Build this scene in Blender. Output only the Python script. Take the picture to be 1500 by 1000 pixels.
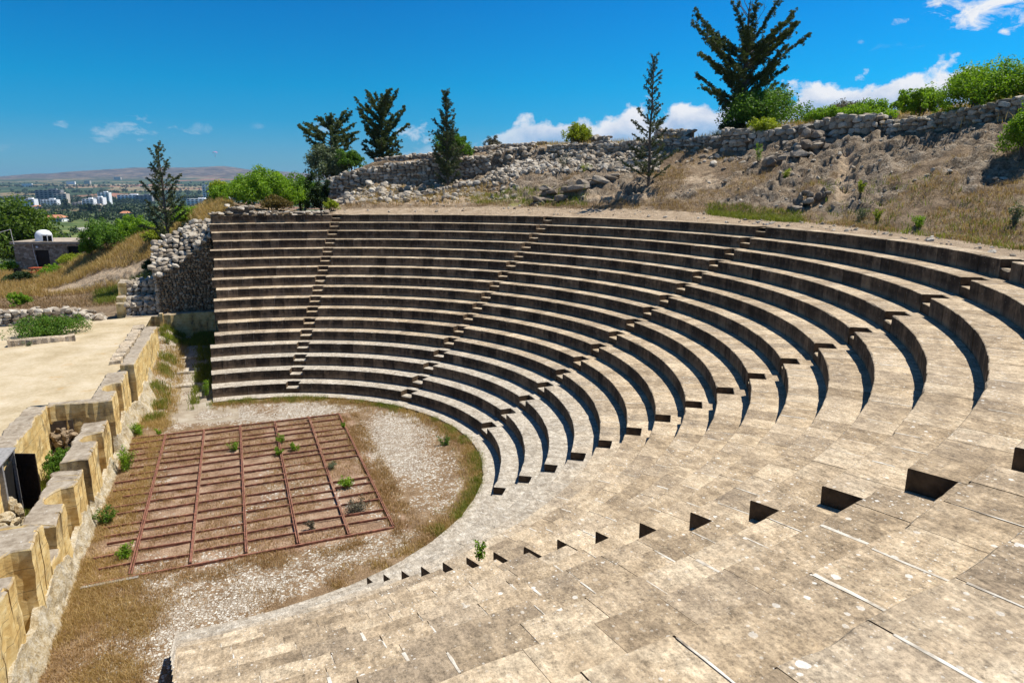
import bpy, math, random
import numpy as np
from mathutils import Vector, Matrix

# ------------------------------------------------------------------ basics
for o in list(bpy.data.objects):
    bpy.data.objects.remove(o)
SC = bpy.context.scene
COL = SC.collection
R0, DR, HZ = 9.342, 0.787, 0.45          # first row radius, tread depth, riser height
NT = 17
STAIRS = [math.radians(a) for a in (71.15, 35.68, 0.22, -35.80, -71.23)]
SW = 0.298                               # half width of a stair
rng = np.random.default_rng(7)

# camera (solved from the photograph: 24 mm lens, standing on the walkway above the top row)
FPX, PITCH, ROLL, HEAD = 1006.37, 0.22294, -0.002116, math.radians(68.139)
CAM = np.array([1.0623, -23.4494, 9.3784])
Fh = np.array([math.cos(HEAD), math.sin(HEAD)])
Fv = np.array([Fh[0]*math.cos(PITCH), Fh[1]*math.cos(PITCH), -math.sin(PITCH)])
Rv = np.array([math.sin(HEAD), -math.cos(HEAD), 0.0])
Uv = np.cross(Rv, Fv)
R2 = math.cos(ROLL)*Rv + math.sin(ROLL)*Uv
U2 = -math.sin(ROLL)*Rv + math.cos(ROLL)*Uv

def ray(u, v):
    return Fv + R2*(u-750)/FPX - U2*(v-500)/FPX
def at(u, v, D):
    """survey helper: the point D metres ahead seen under photo direction (u, v)"""
    d = ray(u, v)
    return CAM + d*(D/(d[0]*Fh[0]+d[1]*Fh[1]))
def atz(u, v, z):
    d = ray(u, v)
    return CAM + d*((z-CAM[2])/d[2])
def aty(u, v, y):
    d = ray(u, v)
    return CAM + d*((y-CAM[1])/d[1])
def uD(x, y):
    """bearing (as photo column at the horizon) and distance ahead of ground points"""
    dx, dy = x-CAM[0], y-CAM[1]
    D = dx*Fh[0]+dy*Fh[1]
    s = dx*Rv[0]+dy*Rv[1]
    return 750+FPX*s/np.maximum(D, 1e-3)*1.0254, D

# ------------------------------------------------------------------ noise
def _h(ix, iy, iz, seed):
    n = (ix.astype(np.int64)*374761393 + iy.astype(np.int64)*668265263 + iz.astype(np.int64)*2147483647 + seed*1274126177) & 0xffffffff
    n = ((n ^ (n >> 13))*1274126177) & 0xffffffff
    n = (n ^ (n >> 16)) & 0xffffffff
    return n/4294967295.0
def vnoise(x, y, z=None, seed=0):
    x = np.asarray(x, float); y = np.asarray(y, float)
    z = np.zeros_like(x) if z is None else np.asarray(z, float)
    ix, iy, iz = np.floor(x), np.floor(y), np.floor(z)
    fx, fy, fz = x-ix, y-iy, z-iz
    fx = fx*fx*(3-2*fx); fy = fy*fy*(3-2*fy); fz = fz*fz*(3-2*fz)
    r = 0
    for dx in (0, 1):
        for dy in (0, 1):
            for dz in (0, 1):
                w = (fx if dx else 1-fx)*(fy if dy else 1-fy)*(fz if dz else 1-fz)
                r = r+w*_h(ix+dx, iy+dy, iz+dz, seed)
    return r
def fbm(x, y, z=None, oct=4, seed=0):
    a, t, r = 1.0, 0.0, 0
    for k in range(oct):
        f = 2.03**k
        r = r+a*vnoise(np.asarray(x)*f, np.asarray(y)*f, None if z is None else np.asarray(z)*f, seed+k*17)
        t += a; a *= 0.5
    return r/t
def sstep(a, b, x):
    t = np.clip((x-a)/(b-a), 0, 1)
    return t*t*(3-2*t)

# ------------------------------------------------------------------ mesh helpers
class MB:
    """collects vertices and quads / triangles for ONE mesh object"""
    def __init__(s):
        s.V = []; s.Q = []; s.T = []; s.mq = []; s.mt = []; s.n = 0
    def add(s, V, Q=None, T=None, m=0):
        V = np.asarray(V, float).reshape(-1, 3)
        if Q is not None and len(Q):
            Q = np.asarray(Q, np.int64).reshape(-1, 4); s.Q.append(Q+s.n); s.mq.append(np.full(len(Q), m))
        if T is not None and len(T):
            T = np.asarray(T, np.int64).reshape(-1, 3); s.T.append(T+s.n); s.mt.append(np.full(len(T), m))
        s.V.append(V); s.n += len(V)
    def box(s, x0, x1, y0, y1, z0, z1, m=0, top=None):
        V = [(x0,y0,z0),(x1,y0,z0),(x1,y1,z0),(x0,y1,z0),(x0,y0,z1),(x1,y0,z1),(x1,y1,z1),(x0,y1,z1)]
        s.add(V, [(0,3,2,1),(0,1,5,4),(1,2,6,5),(2,3,7,6),(3,0,4,7)], m=m)
        s.add(V, [(4,5,6,7)], m=m if top is None else top)
    def obox(s, c, ax, ay, az, m=0):
        c, ax, ay, az = (np.asarray(t, float) for t in (c, ax, ay, az))
        V = [c+i*ax+j*ay+k*az for k in (-1,1) for j in (-1,1) for i in (-1,1)]
        s.add(V, [(0,2,3,1),(4,5,7,6),(0,1,5,4),(1,3,7,5),(3,2,6,7),(2,0,4,6)], m=m)
    def bar(s, a, b, w, h=None, m=0):
        a, b = np.asarray(a, float), np.asarray(b, float)
        d = b-a; L = np.linalg.norm(d); d = d/L
        up = np.array([0,0,1.]) if abs(d[2]) < .95 else np.array([1.,0,0])
        x = np.cross(d, up); x /= np.linalg.norm(x); y = np.cross(x, d)
        s.obox((a+b)/2, x*w/2, d*L/2, y*(h or w)/2, m)
    def tube(s, pts, rad, n=7, m=0):
        pts = np.asarray(pts, float); K = len(pts)
        rad = np.broadcast_to(np.asarray(rad, float), (K,))
        t = np.gradient(pts, axis=0); t /= np.linalg.norm(t, axis=1, keepdims=True)+1e-9
        ref = np.array([0.31, 0.17, 0.93]) if abs(t[0][2]) < .9 else np.array([1., .1, 0])
        x = np.cross(t, ref); x /= np.linalg.norm(x, axis=1, keepdims=True); y = np.cross(t, x)
        a = np.arange(n)*2*np.pi/n
        V = pts[:,None]+rad[:,None,None]*(np.cos(a)[None,:,None]*x[:,None]+np.sin(a)[None,:,None]*y[:,None])
        i = np.arange(K-1)[:,None]*n; j = np.arange(n)[None]; j2 = (j+1) % n
        Q = np.stack([i+j, i+j2, i+n+j2, i+n+j], -1).reshape(-1,4)
        s.add(V.reshape(-1,3), Q, m=m)
    def prism(s, poly, z0, z1, m=0, top=None):
        """poly: counter-clockwise plan outline (any simple polygon)"""
        from mathutils.geometry import tessellate_polygon
        poly = [tuple(p) for p in poly]; n = len(poly)
        V = [(x,y,z0) for x,y in poly]+[(x,y,z1) for x,y in poly]
        s.add(V, [(i,(i+1)%n,(i+1)%n+n,i+n) for i in range(n)], m=m)
        tri = tessellate_polygon([[Vector((x,y,0)) for x,y in poly]])
        T = []
        for a,b,c in tri:
            pa,pb,pc = poly[a],poly[b],poly[c]
            ar = (pb[0]-pa[0])*(pc[1]-pa[1])-(pb[1]-pa[1])*(pc[0]-pa[0])
            T.append((a,b,c) if ar > 0 else (a,c,b))
        s.add([(x,y,z1) for x,y in poly], T=T, m=m if top is None else top)
        s.add([(x,y,z0) for x,y in poly], T=[(a,c,b) for a,b,c in T], m=m)
    def build(s, name, mats, parent=None, smooth=False, loc=None, **tags):
        me = bpy.data.meshes.new(name)
        V = np.concatenate(s.V) if s.V else np.zeros((0,3))
        if loc is not None: V = V-np.asarray(loc)
        Q = np.concatenate(s.Q) if s.Q else np.zeros((0,4), np.int64)
        T = np.concatenate(s.T) if s.T else np.zeros((0,3), np.int64)
        nq, nt = len(Q), len(T)
        me.vertices.add(len(V)); me.vertices.foreach_set('co', V.astype(np.float32).ravel())
        me.loops.add(nq*4+nt*3)
        me.loops.foreach_set('vertex_index', np.concatenate([Q.ravel(), T.ravel()]).astype(np.int32))
        me.polygons.add(nq+nt)
        ls = np.concatenate([np.arange(nq)*4, nq*4+np.arange(nt)*3]).astype(np.int32)
        me.polygons.foreach_set('loop_start', ls)
        me.polygons.foreach_set('loop_total', np.concatenate([np.full(nq,4), np.full(nt,3)]).astype(np.int32))
        mi = np.concatenate(s.mq+s.mt) if (s.mq or s.mt) else np.zeros(0)
        me.update(calc_edges=True)
        if not isinstance(mats, (list, tuple)): mats = [mats]
        for mm in mats: me.materials.append(mm)
        me.polygons.foreach_set('material_index', mi.astype(np.int32))
        me.polygons.foreach_set('use_smooth', np.full(nq+nt, bool(smooth)))
        me.update()
        o = bpy.data.objects.new(name, me); COL.objects.link(o)
        if loc is not None: o.location = [float(t) for t in loc]
        if parent is not None:
            o.parent = parent
            o.matrix_parent_inverse = Matrix.Translation(parent.location).inverted() if loc is None else Matrix.Identity(4)
            if loc is not None: o.location = Vector([float(t) for t in loc])-parent.location
        for k, v in tags.items(): o[k] = v
        return o

def tag(o, label, cat, group=None):
    o['label'] = label; o['category'] = cat
    if group: o['group'] = group
    return o
def thing(name, loc, label, cat, group=None):
    o = bpy.data.objects.new(name, None); COL.objects.link(o)
    o.location = [float(t) for t in loc]; o.empty_display_size = 0.3
    return tag(o, label, cat, group)

# ------------------------------------------------------------------ material helpers
class NM:
    def __init__(s, name):
        s.m = bpy.data.materials.new(name); s.m.use_nodes = True
        s.t = s.m.node_tree; s.t.nodes.clear()
        s.out = s.t.nodes.new('ShaderNodeOutputMaterial')
        s.b = s.t.nodes.new('ShaderNodeBsdfPrincipled')
        s.t.links.new(s.b.outputs[0], s.out.inputs[0])
        s.b.inputs['Roughness'].default_value = .9
        s.b.inputs['Specular IOR Level'].default_value = .2
        g = s.t.nodes.new('ShaderNodeNewGeometry')
        s.pos, s.nor, s.isl = g.outputs['Position'], g.outputs['Normal'], g.outputs['Random Per Island']
    def _s(s, inp, v):
        if isinstance(v, bpy.types.NodeSocket): s.t.links.new(v, inp)
        elif isinstance(v, (tuple, list)): inp.default_value = (*v, 1.0) if len(v) == 3 and inp.type == 'RGBA' else v
        else: inp.default_value = v
    def node(s, typ, **kw):
        n = s.t.nodes.new(typ)
        for k, v in kw.items(): setattr(n, k, v)
        return n
    def math(s, op, a, b=0.0, c=None, clamp=False):
        n = s.node('ShaderNodeMath', operation=op, use_clamp=clamp); s._s(n.inputs[0], a); s._s(n.inputs[1], b)
        if c is not None: s._s(n.inputs[2], c)
        return n.outputs[0]
    def vmul(s, v, k):
        n = s.node('ShaderNodeVectorMath', operation='MULTIPLY'); s._s(n.inputs[0], v); s._s(n.inputs[1], k); return n.outputs[0]
    def vadd(s, v, k):
        n = s.node('ShaderNodeVectorMath', operation='ADD'); s._s(n.inputs[0], v); s._s(n.inputs[1], k); return n.outputs[0]
    def noise(s, scale, detail=4, rough=.55, vec=None, dist=0.0):
        n = s.node('ShaderNodeTexNoise'); s._s(n.inputs['Vector'], vec or s.pos)
        n.inputs['Scale'].default_value = scale; n.inputs['Detail'].default_value = detail
        n.inputs['Roughness'].default_value = rough; n.inputs['Distortion'].default_value = dist
        return n.outputs[0]
    def voro(s, scale, vec=None, feat='F1', rnd=1.0, out='Distance'):
        n = s.node('ShaderNodeTexVoronoi', feature=feat); s._s(n.inputs['Vector'], vec or s.pos)
        n.inputs['Scale'].default_value = scale; n.inputs['Randomness'].default_value = rnd
        return n.outputs[out]
    def ramp(s, f, *st):
        n = s.node('ShaderNodeValToRGB'); s._s(n.inputs[0], f); e = n.color_ramp.elements
        while len(e) < len(st): e.new(.5)
        for k, (p, c) in enumerate(st):
            e[k].position = p; c = (c, c, c) if not isinstance(c, (tuple, list)) else c
            e[k].color = (*c, 1)
        return n.outputs[0]
    def mix(s, f, a, b, mode='MIX'):
        n = s.node('ShaderNodeMix', data_type='RGBA', blend_type=mode)
        s._s(n.inputs[0], f); s._s(n.inputs[6], a); s._s(n.inputs[7], b); return n.outputs[2]
    def range(s, f, a, b, c=0.0, d=1.0):
        n = s.node('ShaderNodeMapRange'); s._s(n.inputs[0], f)
        for k, v in enumerate((a, b, c, d)): s._s(n.inputs[k+1], v)
        return n.outputs[0]
    def sep(s, v):
        n = s.node('ShaderNodeSeparateXYZ'); s._s(n.inputs[0], v); return n.outputs
    def attr(s, name):
        n = s.node('ShaderNodeAttribute', attribute_name=name); return n
    def color(s, c): s._s(s.b.inputs['Base Color'], c); return s
    def bump(s, h, st=.5, d=.02):
        n = s.node('ShaderNodeBump'); n.inputs['Strength'].default_value = st; n.inputs['Distance'].default_value = d
        s._s(n.inputs['Height'], h); s.t.links.new(n.outputs[0], s.b.inputs['Normal']); return s
    def set(s, **k):
        for a, v in k.items(): s._s(s.b.inputs[a.replace('_', ' ')], v)
        return s

def lichen(n, scale, thr, seedvec):
    """round pale lichen discs of mixed size"""
    v = n.node('ShaderNodeTexVoronoi'); n._s(v.inputs['Vector'], n.vadd(n.vadd(n.pos, seedvec), n.vmul(n.node_noise_vec(6.0), (.03,.03,.03))))
    v.inputs['Scale'].default_value = scale
    sx = n.sep(v.outputs['Color'])
    rad = n.range(sx[0], thr, 1.0, 0.0, .29)
    rag = n.math('MULTIPLY', n.math('SUBTRACT', n.noise(55, 3, .6), .5), .22)
    return n.math('GREATER_THAN', n.math('SUBTRACT', rad, n.math('ADD', v.outputs['Distance'], rag)), 0.02)
def _nv(s, scale):
    n = s.node('ShaderNodeTexNoise'); s._s(n.inputs['Vector'], s.pos); n.inputs['Scale'].default_value = scale
    return n.outputs['Color']
NM.node_noise_vec = _nv

def simple(name, col, var=.25, scale=8.0, rough=.85, bump=.3, spec=.2, metal=0.0):
    n = NM(name); f = n.noise(scale, 5)
    a = tuple(c*(1-var) for c in col); b = tuple(min(1, c*(1+var)) for c in col)
    n.color(n.ramp(f, (.3, a), (.7, b))); n.bump(n.noise(scale*4, 4), bump, .01)
    n.set(Roughness=rough, Metallic=metal); n.b.inputs['Specular IOR Level'].default_value = spec
    return n.m

def mat_tread():
    n = NM('limestone_tread')
    P = n.pos; z = n.sep(P)[2]
    big = n.noise(1.3, 5, .6); mid = n.noise(5.0, 6, .65); fine = n.noise(38, 6, .7)
    # chisel strokes / weather streaks
    st = n.noise(14, 5, .65, n.vmul(P, (1.0, .28, 1.0)))
    isl = n.isl
    wear = n.math('ADD', n.math('MULTIPLY', mid, .62), n.math('ADD', n.math('MULTIPLY', big, .42), n.math('MULTIPLY', n.math('SUBTRACT', isl, .5), .20)))
    base = n.ramp(wear, (.34, (.235,.175,.112)), (.46, (.35,.265,.170)), (.56, (.475,.368,.243)), (.69, (.60,.485,.335)))
    hue = n.math('FRACT', n.math('MULTIPLY', isl, 17.3))
    base = n.mix(n.range(hue, .3, 1, 0, .45), base, n.mix(.5, base, (.33,.285,.235)))
    # pale, washed stone on the four lowest rows
    low = n.range(n.math('ADD', z, n.math('MULTIPLY', big, .9)), 2.0, 2.9, 1.0, 0.0)
    pale = n.ramp(mid, (.3, (.29,.25,.195)), (.52, (.45,.405,.335)), (.7, (.61,.57,.49)))
    base = n.mix(n.math('MULTIPLY', low, .8), base, pale)
    # darker crust in mottled patches, speckle, black specks
    crust = n.math('MULTIPLY', n.range(n.math('ADD', n.math('MULTIPLY', n.noise(3.1, 8, .74, dist=.5), .75), n.math('MULTIPLY', fine, .25)), .44, .60), n.range(st, .38, .62, .25, 1.0))
    crust = n.math('MULTIPLY', crust, n.range(n.math('FRACT', n.math('MULTIPLY', isl, 7.7)), 0, 1, .35, 1.0))
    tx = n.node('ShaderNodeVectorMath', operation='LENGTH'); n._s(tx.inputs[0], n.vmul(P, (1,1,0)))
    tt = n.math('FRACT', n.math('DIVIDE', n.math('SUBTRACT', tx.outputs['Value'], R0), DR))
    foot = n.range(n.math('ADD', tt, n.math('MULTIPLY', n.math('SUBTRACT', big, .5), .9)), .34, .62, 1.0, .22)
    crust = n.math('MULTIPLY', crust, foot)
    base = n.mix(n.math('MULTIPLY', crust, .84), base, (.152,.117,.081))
    sp = n.range(n.math('ADD', n.math('MULTIPLY', fine, .6), n.math('MULTIPLY', n.noise(16, 6, .7, n.vmul(P, (1.0,.45,1.0))), .4)), .37, .63, .42, 1.50)
    base = n.mix(1.0, base, n.ramp(n.math('MULTIPLY', sp, .5), (0, 0), (1, 2)), 'MULTIPLY')
    pit = n.range(n.noise(90, 3, .6), .60, .70)
    base = n.mix(n.math('MULTIPLY', pit, .45), base, (.075,.058,.042))
    # lichen: fields of it, not everywhere
    field = n.range(n.noise(.9, 5, .65), .42, .58)
    l1 = n.math('MULTIPLY', lichen(n, 10.0, .54, (0,0,0)), n.range(field, 0, 1, .2, 1))
    l2 = n.math('MULTIPLY', lichen(n, 21.0, .36, (3.1,1.7,.4)), n.range(field, 0.0, 1, .18, 1.0))
    l3 = n.math('MULTIPLY', lichen(n, 15.0, .66, (7.3,2.2,.9)), field)
    licol = n.mix(n.noise(30, 3), (.58,.55,.49), (.84,.82,.76))
    base = n.mix(n.math('MULTIPLY', l1, .85), base, licol)
    base = n.mix(n.math('MULTIPLY', l2, .75), base, licol)
    l4 = n.math('MULTIPLY', lichen(n, 58.0, .35, (5.2,9.1,1.4)), n.range(field, 0, 1, .1, .9))
    base = n.mix(n.math('MULTIPLY', l4, .65), base, licol)
    base = n.mix(n.math('MULTIPLY', l3, .6), base, n.mix(n.noise(40, 3), (.42,.33,.20), (.60,.52,.36)))
    n.color(base)
    h = n.math('ADD', n.math('MULTIPLY', st, .6), n.math('ADD', n.math('MULTIPLY', fine, .35), n.math('MULTIPLY', mid, .8)))
    n.bump(h, .75, .03)
    return n.m

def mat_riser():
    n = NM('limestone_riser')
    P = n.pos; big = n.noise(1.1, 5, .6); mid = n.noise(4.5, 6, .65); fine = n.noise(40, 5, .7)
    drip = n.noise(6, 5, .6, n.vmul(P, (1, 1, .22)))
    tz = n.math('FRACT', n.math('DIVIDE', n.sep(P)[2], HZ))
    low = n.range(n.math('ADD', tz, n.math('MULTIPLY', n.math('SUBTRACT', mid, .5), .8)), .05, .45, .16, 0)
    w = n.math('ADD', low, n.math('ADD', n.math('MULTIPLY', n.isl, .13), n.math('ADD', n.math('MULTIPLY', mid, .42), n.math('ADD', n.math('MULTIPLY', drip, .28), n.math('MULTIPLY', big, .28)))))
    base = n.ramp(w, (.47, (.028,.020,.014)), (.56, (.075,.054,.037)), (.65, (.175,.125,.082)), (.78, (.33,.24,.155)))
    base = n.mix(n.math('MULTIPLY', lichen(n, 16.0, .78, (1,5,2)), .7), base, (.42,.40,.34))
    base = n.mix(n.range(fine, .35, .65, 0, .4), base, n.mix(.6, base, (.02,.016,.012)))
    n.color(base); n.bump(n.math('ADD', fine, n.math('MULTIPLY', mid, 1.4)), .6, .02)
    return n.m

def mat_mortar():
    n = NM('pale_mortar')
    f = n.noise(9, 4)
    n.color(n.ramp(f, (.25, (.20,.155,.11)), (.45, (.50,.45,.37)), (.7, (.72,.69,.62)))); n.bump(n.noise(60, 4), .4, .008)
    return n.m

def mat_ochre(name='ochre_ashlar'):
    n = NM(name); P = n.pos; x, y, z = n.sep(P)[0:3]
    nz = n.sep(n.nor)[2]
    big = n.noise(1.6, 5, .6); mid = n.noise(6, 6, .65); fine = n.noise(45, 5, .7)
    grain = n.noise(4, 6, .65, n.vmul(P, (1, 1, 1.8)), .5)
    face = n.ramp(n.math('ADD', n.math('MULTIPLY', big, .5), n.math('MULTIPLY', grain, .5)), (.34, (.46,.27,.085)), (.47, (.70,.49,.19)), (.58, (.80,.62,.30)), (.72, (.84,.72,.45)))
    face = n.mix(n.range(n.noise(2.2, 6, .65, n.vmul(P, (1, 1, .45))), .54, .66, 0, .75), face, (.14,.095,.05))
    # course joints: horizontal every 0.5 m, verticals every 0.9 m
    jz = n.math('ABSOLUTE', n.math('SUBTRACT', n.math('FRACT', n.math('DIVIDE', n.math('ADD', z, n.math('MULTIPLY', mid, .04)), .52)), .5))
    jn = n.range(jz, .478, .49)
    face = n.mix(n.math('MULTIPLY', jn, .6), face, (.13,.085,.04))
    pit = n.range(n.noise(9, 4, .6), .62, .70)
    face = n.mix(n.math('MULTIPLY', pit, .7), face, (.16,.085,.03))
    grey = n.ramp(n.math('ADD', n.math('MULTIPLY', mid, .6), n.math('MULTIPLY', n.noise(2, 5, .6), .4)), (.34, (.17,.132,.090)), (.47, (.31,.255,.19)), (.58, (.41,.35,.27)), (.72, (.53,.48,.40)))
    grey = n.mix(n.math('MULTIPLY', lichen(n, 12.0, .7, (2,8,1)), .6), grey, (.66,.64,.58))
    base = n.mix(n.range(nz, .45, .75), face, grey)
    base = n.mix(n.range(fine, .3, .7, 0, .35), base, n.mix(.6, base, (.10,.075,.05)))
    n.color(base); n.bump(n.math('ADD', n.math('MULTIPLY', grain, .8), n.math('MULTIPLY', fine, .4)), .6, .025)
    return n.m

def mat_stones(name, stops, dark=.35):
    n = NM(name)
    f = n.math('ADD', n.math('MULTIPLY', n.isl, .62), n.math('MULTIPLY', n.noise(7, 5, .65), .4))
    c = n.ramp(f, *stops)
    c = n.mix(n.range(n.noise(22, 5, .7), .48, .64, 0, dark), c, (.06,.05,.04))
    c = n.mix(n.math('MULTIPLY', lichen(n, 9.0, .66, (4,4,4)), .5), c, (.60,.58,.52))
    n.color(c); n.bump(n.noise(30, 6, .7), .6, .03)
    return n.m

def mat_leaf(name, a, b, c=None, trans=.35, scale=1.4):
    n = NM(name)
    t = n.math('ADD', n.math('MULTIPLY', n.isl, .6), n.math('MULTIPLY', n.noise(scale, 3), .5))
    col = n.ramp(t, (.2, a), (.62, b), (.95, c or b))
    n.color(col); n.set(Roughness=.55); n.b.inputs['Specular IOR Level'].default_value = .25
    tr = n.node('ShaderNodeBsdfTranslucent'); n._s(tr.inputs[0], n.mix(1.0, col, (1.25,1.3,.6), 'MULTIPLY'))
    ms = n.node('ShaderNodeMixShader'); ms.inputs[0].default_value = trans
    n.t.links.new(n.b.outputs[0], ms.inputs[1]); n.t.links.new(tr.outputs[0], ms.inputs[2]); n.t.links.new(ms.outputs[0], n.out.inputs[0])
    return n.m

M = {}
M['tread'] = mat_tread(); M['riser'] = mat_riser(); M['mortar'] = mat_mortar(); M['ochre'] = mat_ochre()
M['rubble'] = mat_stones('grey_rubble_stone', [(.05,(.16,.125,.090)),(.35,(.32,.265,.20)),(.65,(.48,.42,.335)),(.95,(.66,.61,.53))], .6)
M['rubble_tan'] = mat_stones('tan_rubble_stone', [(.05,(.12,.078,.042)),(.4,(.26,.185,.110)),(.7,(.38,.29,.19)),(.95,(.54,.46,.35))], .6)
M['brownrock'] = mat_stones('brown_grey_bedrock', [(.05,(.10,.075,.055)),(.4,(.235,.19,.145)),(.7,(.36,.305,.24)),(.95,(.50,.45,.375))], .7)
M['side'] = simple('shade_toned_stone_side', (.088,.058,.034), .5, 7, .9, .6)  # tan stone of block ends and step fronts, darkened to paint in notch shade
M['core'] = simple('rubble_core_earth', (.12,.095,.07), .4, 6)
M['iron'] = simple('rust_painted_iron', (.25,.112,.074), .55, 9, .75, .4)
M['pipe'] = simple('pale_galvanised_bar', (.31,.295,.27), .25, 7, .6, .3)
M['darkwood'] = simple('dark_stained_boards', (.020,.013,.010), .5, 12, .6, .3)
M['greywood'] = simple('weathered_grey_boards', (.26,.25,.24), .3, 14, .8, .4)
M['whitepaint'] = simple('white_tank_paint', (.80,.81,.82), .06, 4, .5, .05)
M['wire'] = simple('pale_cable', (.62,.60,.58), .15, 6)
M['redwood'] = simple('red_stained_planks', (.36,.085,.035), .3, 10)
M['black'] = simple('black_opening', (.012,.011,.010), .3, 5)
M['bark'] = simple('grey_bark', (.13,.105,.08), .4, 9, .9, .6)
M['deadbark'] = simple('dead_grey_branches', (.19,.165,.14), .3, 9, .9, .5)
M['cypress'] = mat_leaf('cypress_foliage', (.034,.052,.014), (.082,.112,.030), (.155,.19,.060), .25)
M['sapling'] = mat_leaf('young_cypress_foliage', (.040,.056,.022), (.082,.105,.042), (.15,.175,.075), .22)
M['shrub'] = mat_leaf('bright_shrub_leaves', (.075,.15,.010), (.20,.345,.020), (.32,.46,.04), .42)
M['shrub_mid'] = mat_leaf('mid_green_leaves', (.045,.105,.012), (.115,.225,.024), (.20,.32,.045), .38)
M['shrub_dark'] = mat_leaf('dark_green_leaves', (.016,.032,.010), (.040,.070,.016), (.075,.11,.026), .25)
M['yellow'] = mat_leaf('yellow_green_leaves', (.15,.19,.012), (.30,.36,.025), (.44,.46,.06), .42)
M['olive'] = mat_leaf('silvery_olive_leaves', (.075,.100,.050), (.15,.185,.10), (.24,.27,.165), .25)
M['brownleaf'] = mat_leaf('browning_leaves', (.07,.06,.015), (.16,.115,.025), (.25,.16,.04), .3)
M['greyleaf'] = mat_leaf('grey_dry_scrub', (.085,.075,.05), (.155,.14,.095), (.24,.21,.15), .2)
M['pine'] = mat_leaf('pine_needles', (.035,.070,.010), (.10,.17,.016), (.19,.27,.03), .35)
M['strawgrass'] = mat_leaf('straw_grass_blades', (.30,.19,.065), (.50,.345,.14), (.66,.51,.27), .35, .5)
M['rustgrass'] = mat_leaf('russet_grass_blades', (.22,.135,.075), (.37,.245,.14), (.50,.37,.235), .3, .5)
M['browngrass'] = mat_leaf('brown_grass_blades', (.26,.15,.065), (.43,.275,.13), (.57,.41,.22), .3, .8)
M['greengrass'] = mat_leaf('green_grass_blades', (.09,.12,.015), (.20,.24,.03), (.33,.33,.07), .35, .6)

def mat_terrain():
    n = NM('hillside_earth'); P = n.pos
    a = n.attr('mask'); mr, mg, mb = n.sep(a.outputs['Color'])[0:3]
    big = n.noise(.45, 5, .6); mid = n.noise(2.4, 6, .65); fine = n.noise(14, 6, .7)
    dry = n.ramp(n.math('ADD', n.math('MULTIPLY', mid, .5), n.math('MULTIPLY', big, .5)), (.36, (.14,.095,.060)), (.47, (.26,.185,.115)), (.57, (.38,.28,.18)), (.70, (.50,.40,.27)))
    dry = n.mix(n.range(fine, .35, .65, 0, .4), dry, n.mix(.5, dry, (.12,.08,.045)))
    sand = n.ramp(mid, (.3, (.35,.25,.16)), (.5, (.48,.36,.24)), (.7, (.58,.455,.32)))
    rock = n.ramp(n.math('ADD', n.math('MULTIPLY', mid, .55), n.math('MULTIPLY', fine, .45)), (.38, (.080,.056,.036)), (.46, (.20,.148,.100)), (.53, (.335,.265,.190)), (.66, (.50,.43,.345)))
    rock = n.mix(n.range(n.noise(.9, 5, .6), .46, .62, 0, .65), rock, n.mix(.55, rock, (.40,.29,.18)))
    crack = n.range(n.voro(3.2, n.vadd(P, n.vmul(n.node_noise_vec(2.0), (.5,.5,.5))), 'DISTANCE_TO_EDGE'), 0, .045, 1, 0)
    rock = n.mix(n.math('MULTIPLY', crack, .6), rock, (.05,.04,.03))
    green = n.ramp(mid, (.3, (.11,.12,.025)), (.6, (.24,.24,.05)), (.8, (.36,.32,.09)))
    c = n.mix(n.range(n.math('ADD', mr, n.math('MULTIPLY', n.math('SUBTRACT', fine, .5), .7)), .42, .58), dry, rock)
    c = n.mix(n.range(n.math('ADD', mb, n.math('MULTIPLY', n.math('SUBTRACT', mid, .5), 1.2)), .45, .75), c, green)
    c = n.mix(n.range(n.math('ADD', mg, n.math('MULTIPLY', n.math('SUBTRACT', mid, .5), .6)), .4, .62), c, sand)
    n.color(c); n.bump(n.math('ADD', fine, n.math('MULTIPLY', mid, 2.0)), 1.0, .14)
    return n.m
M['terrain'] = mat_terrain()

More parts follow.
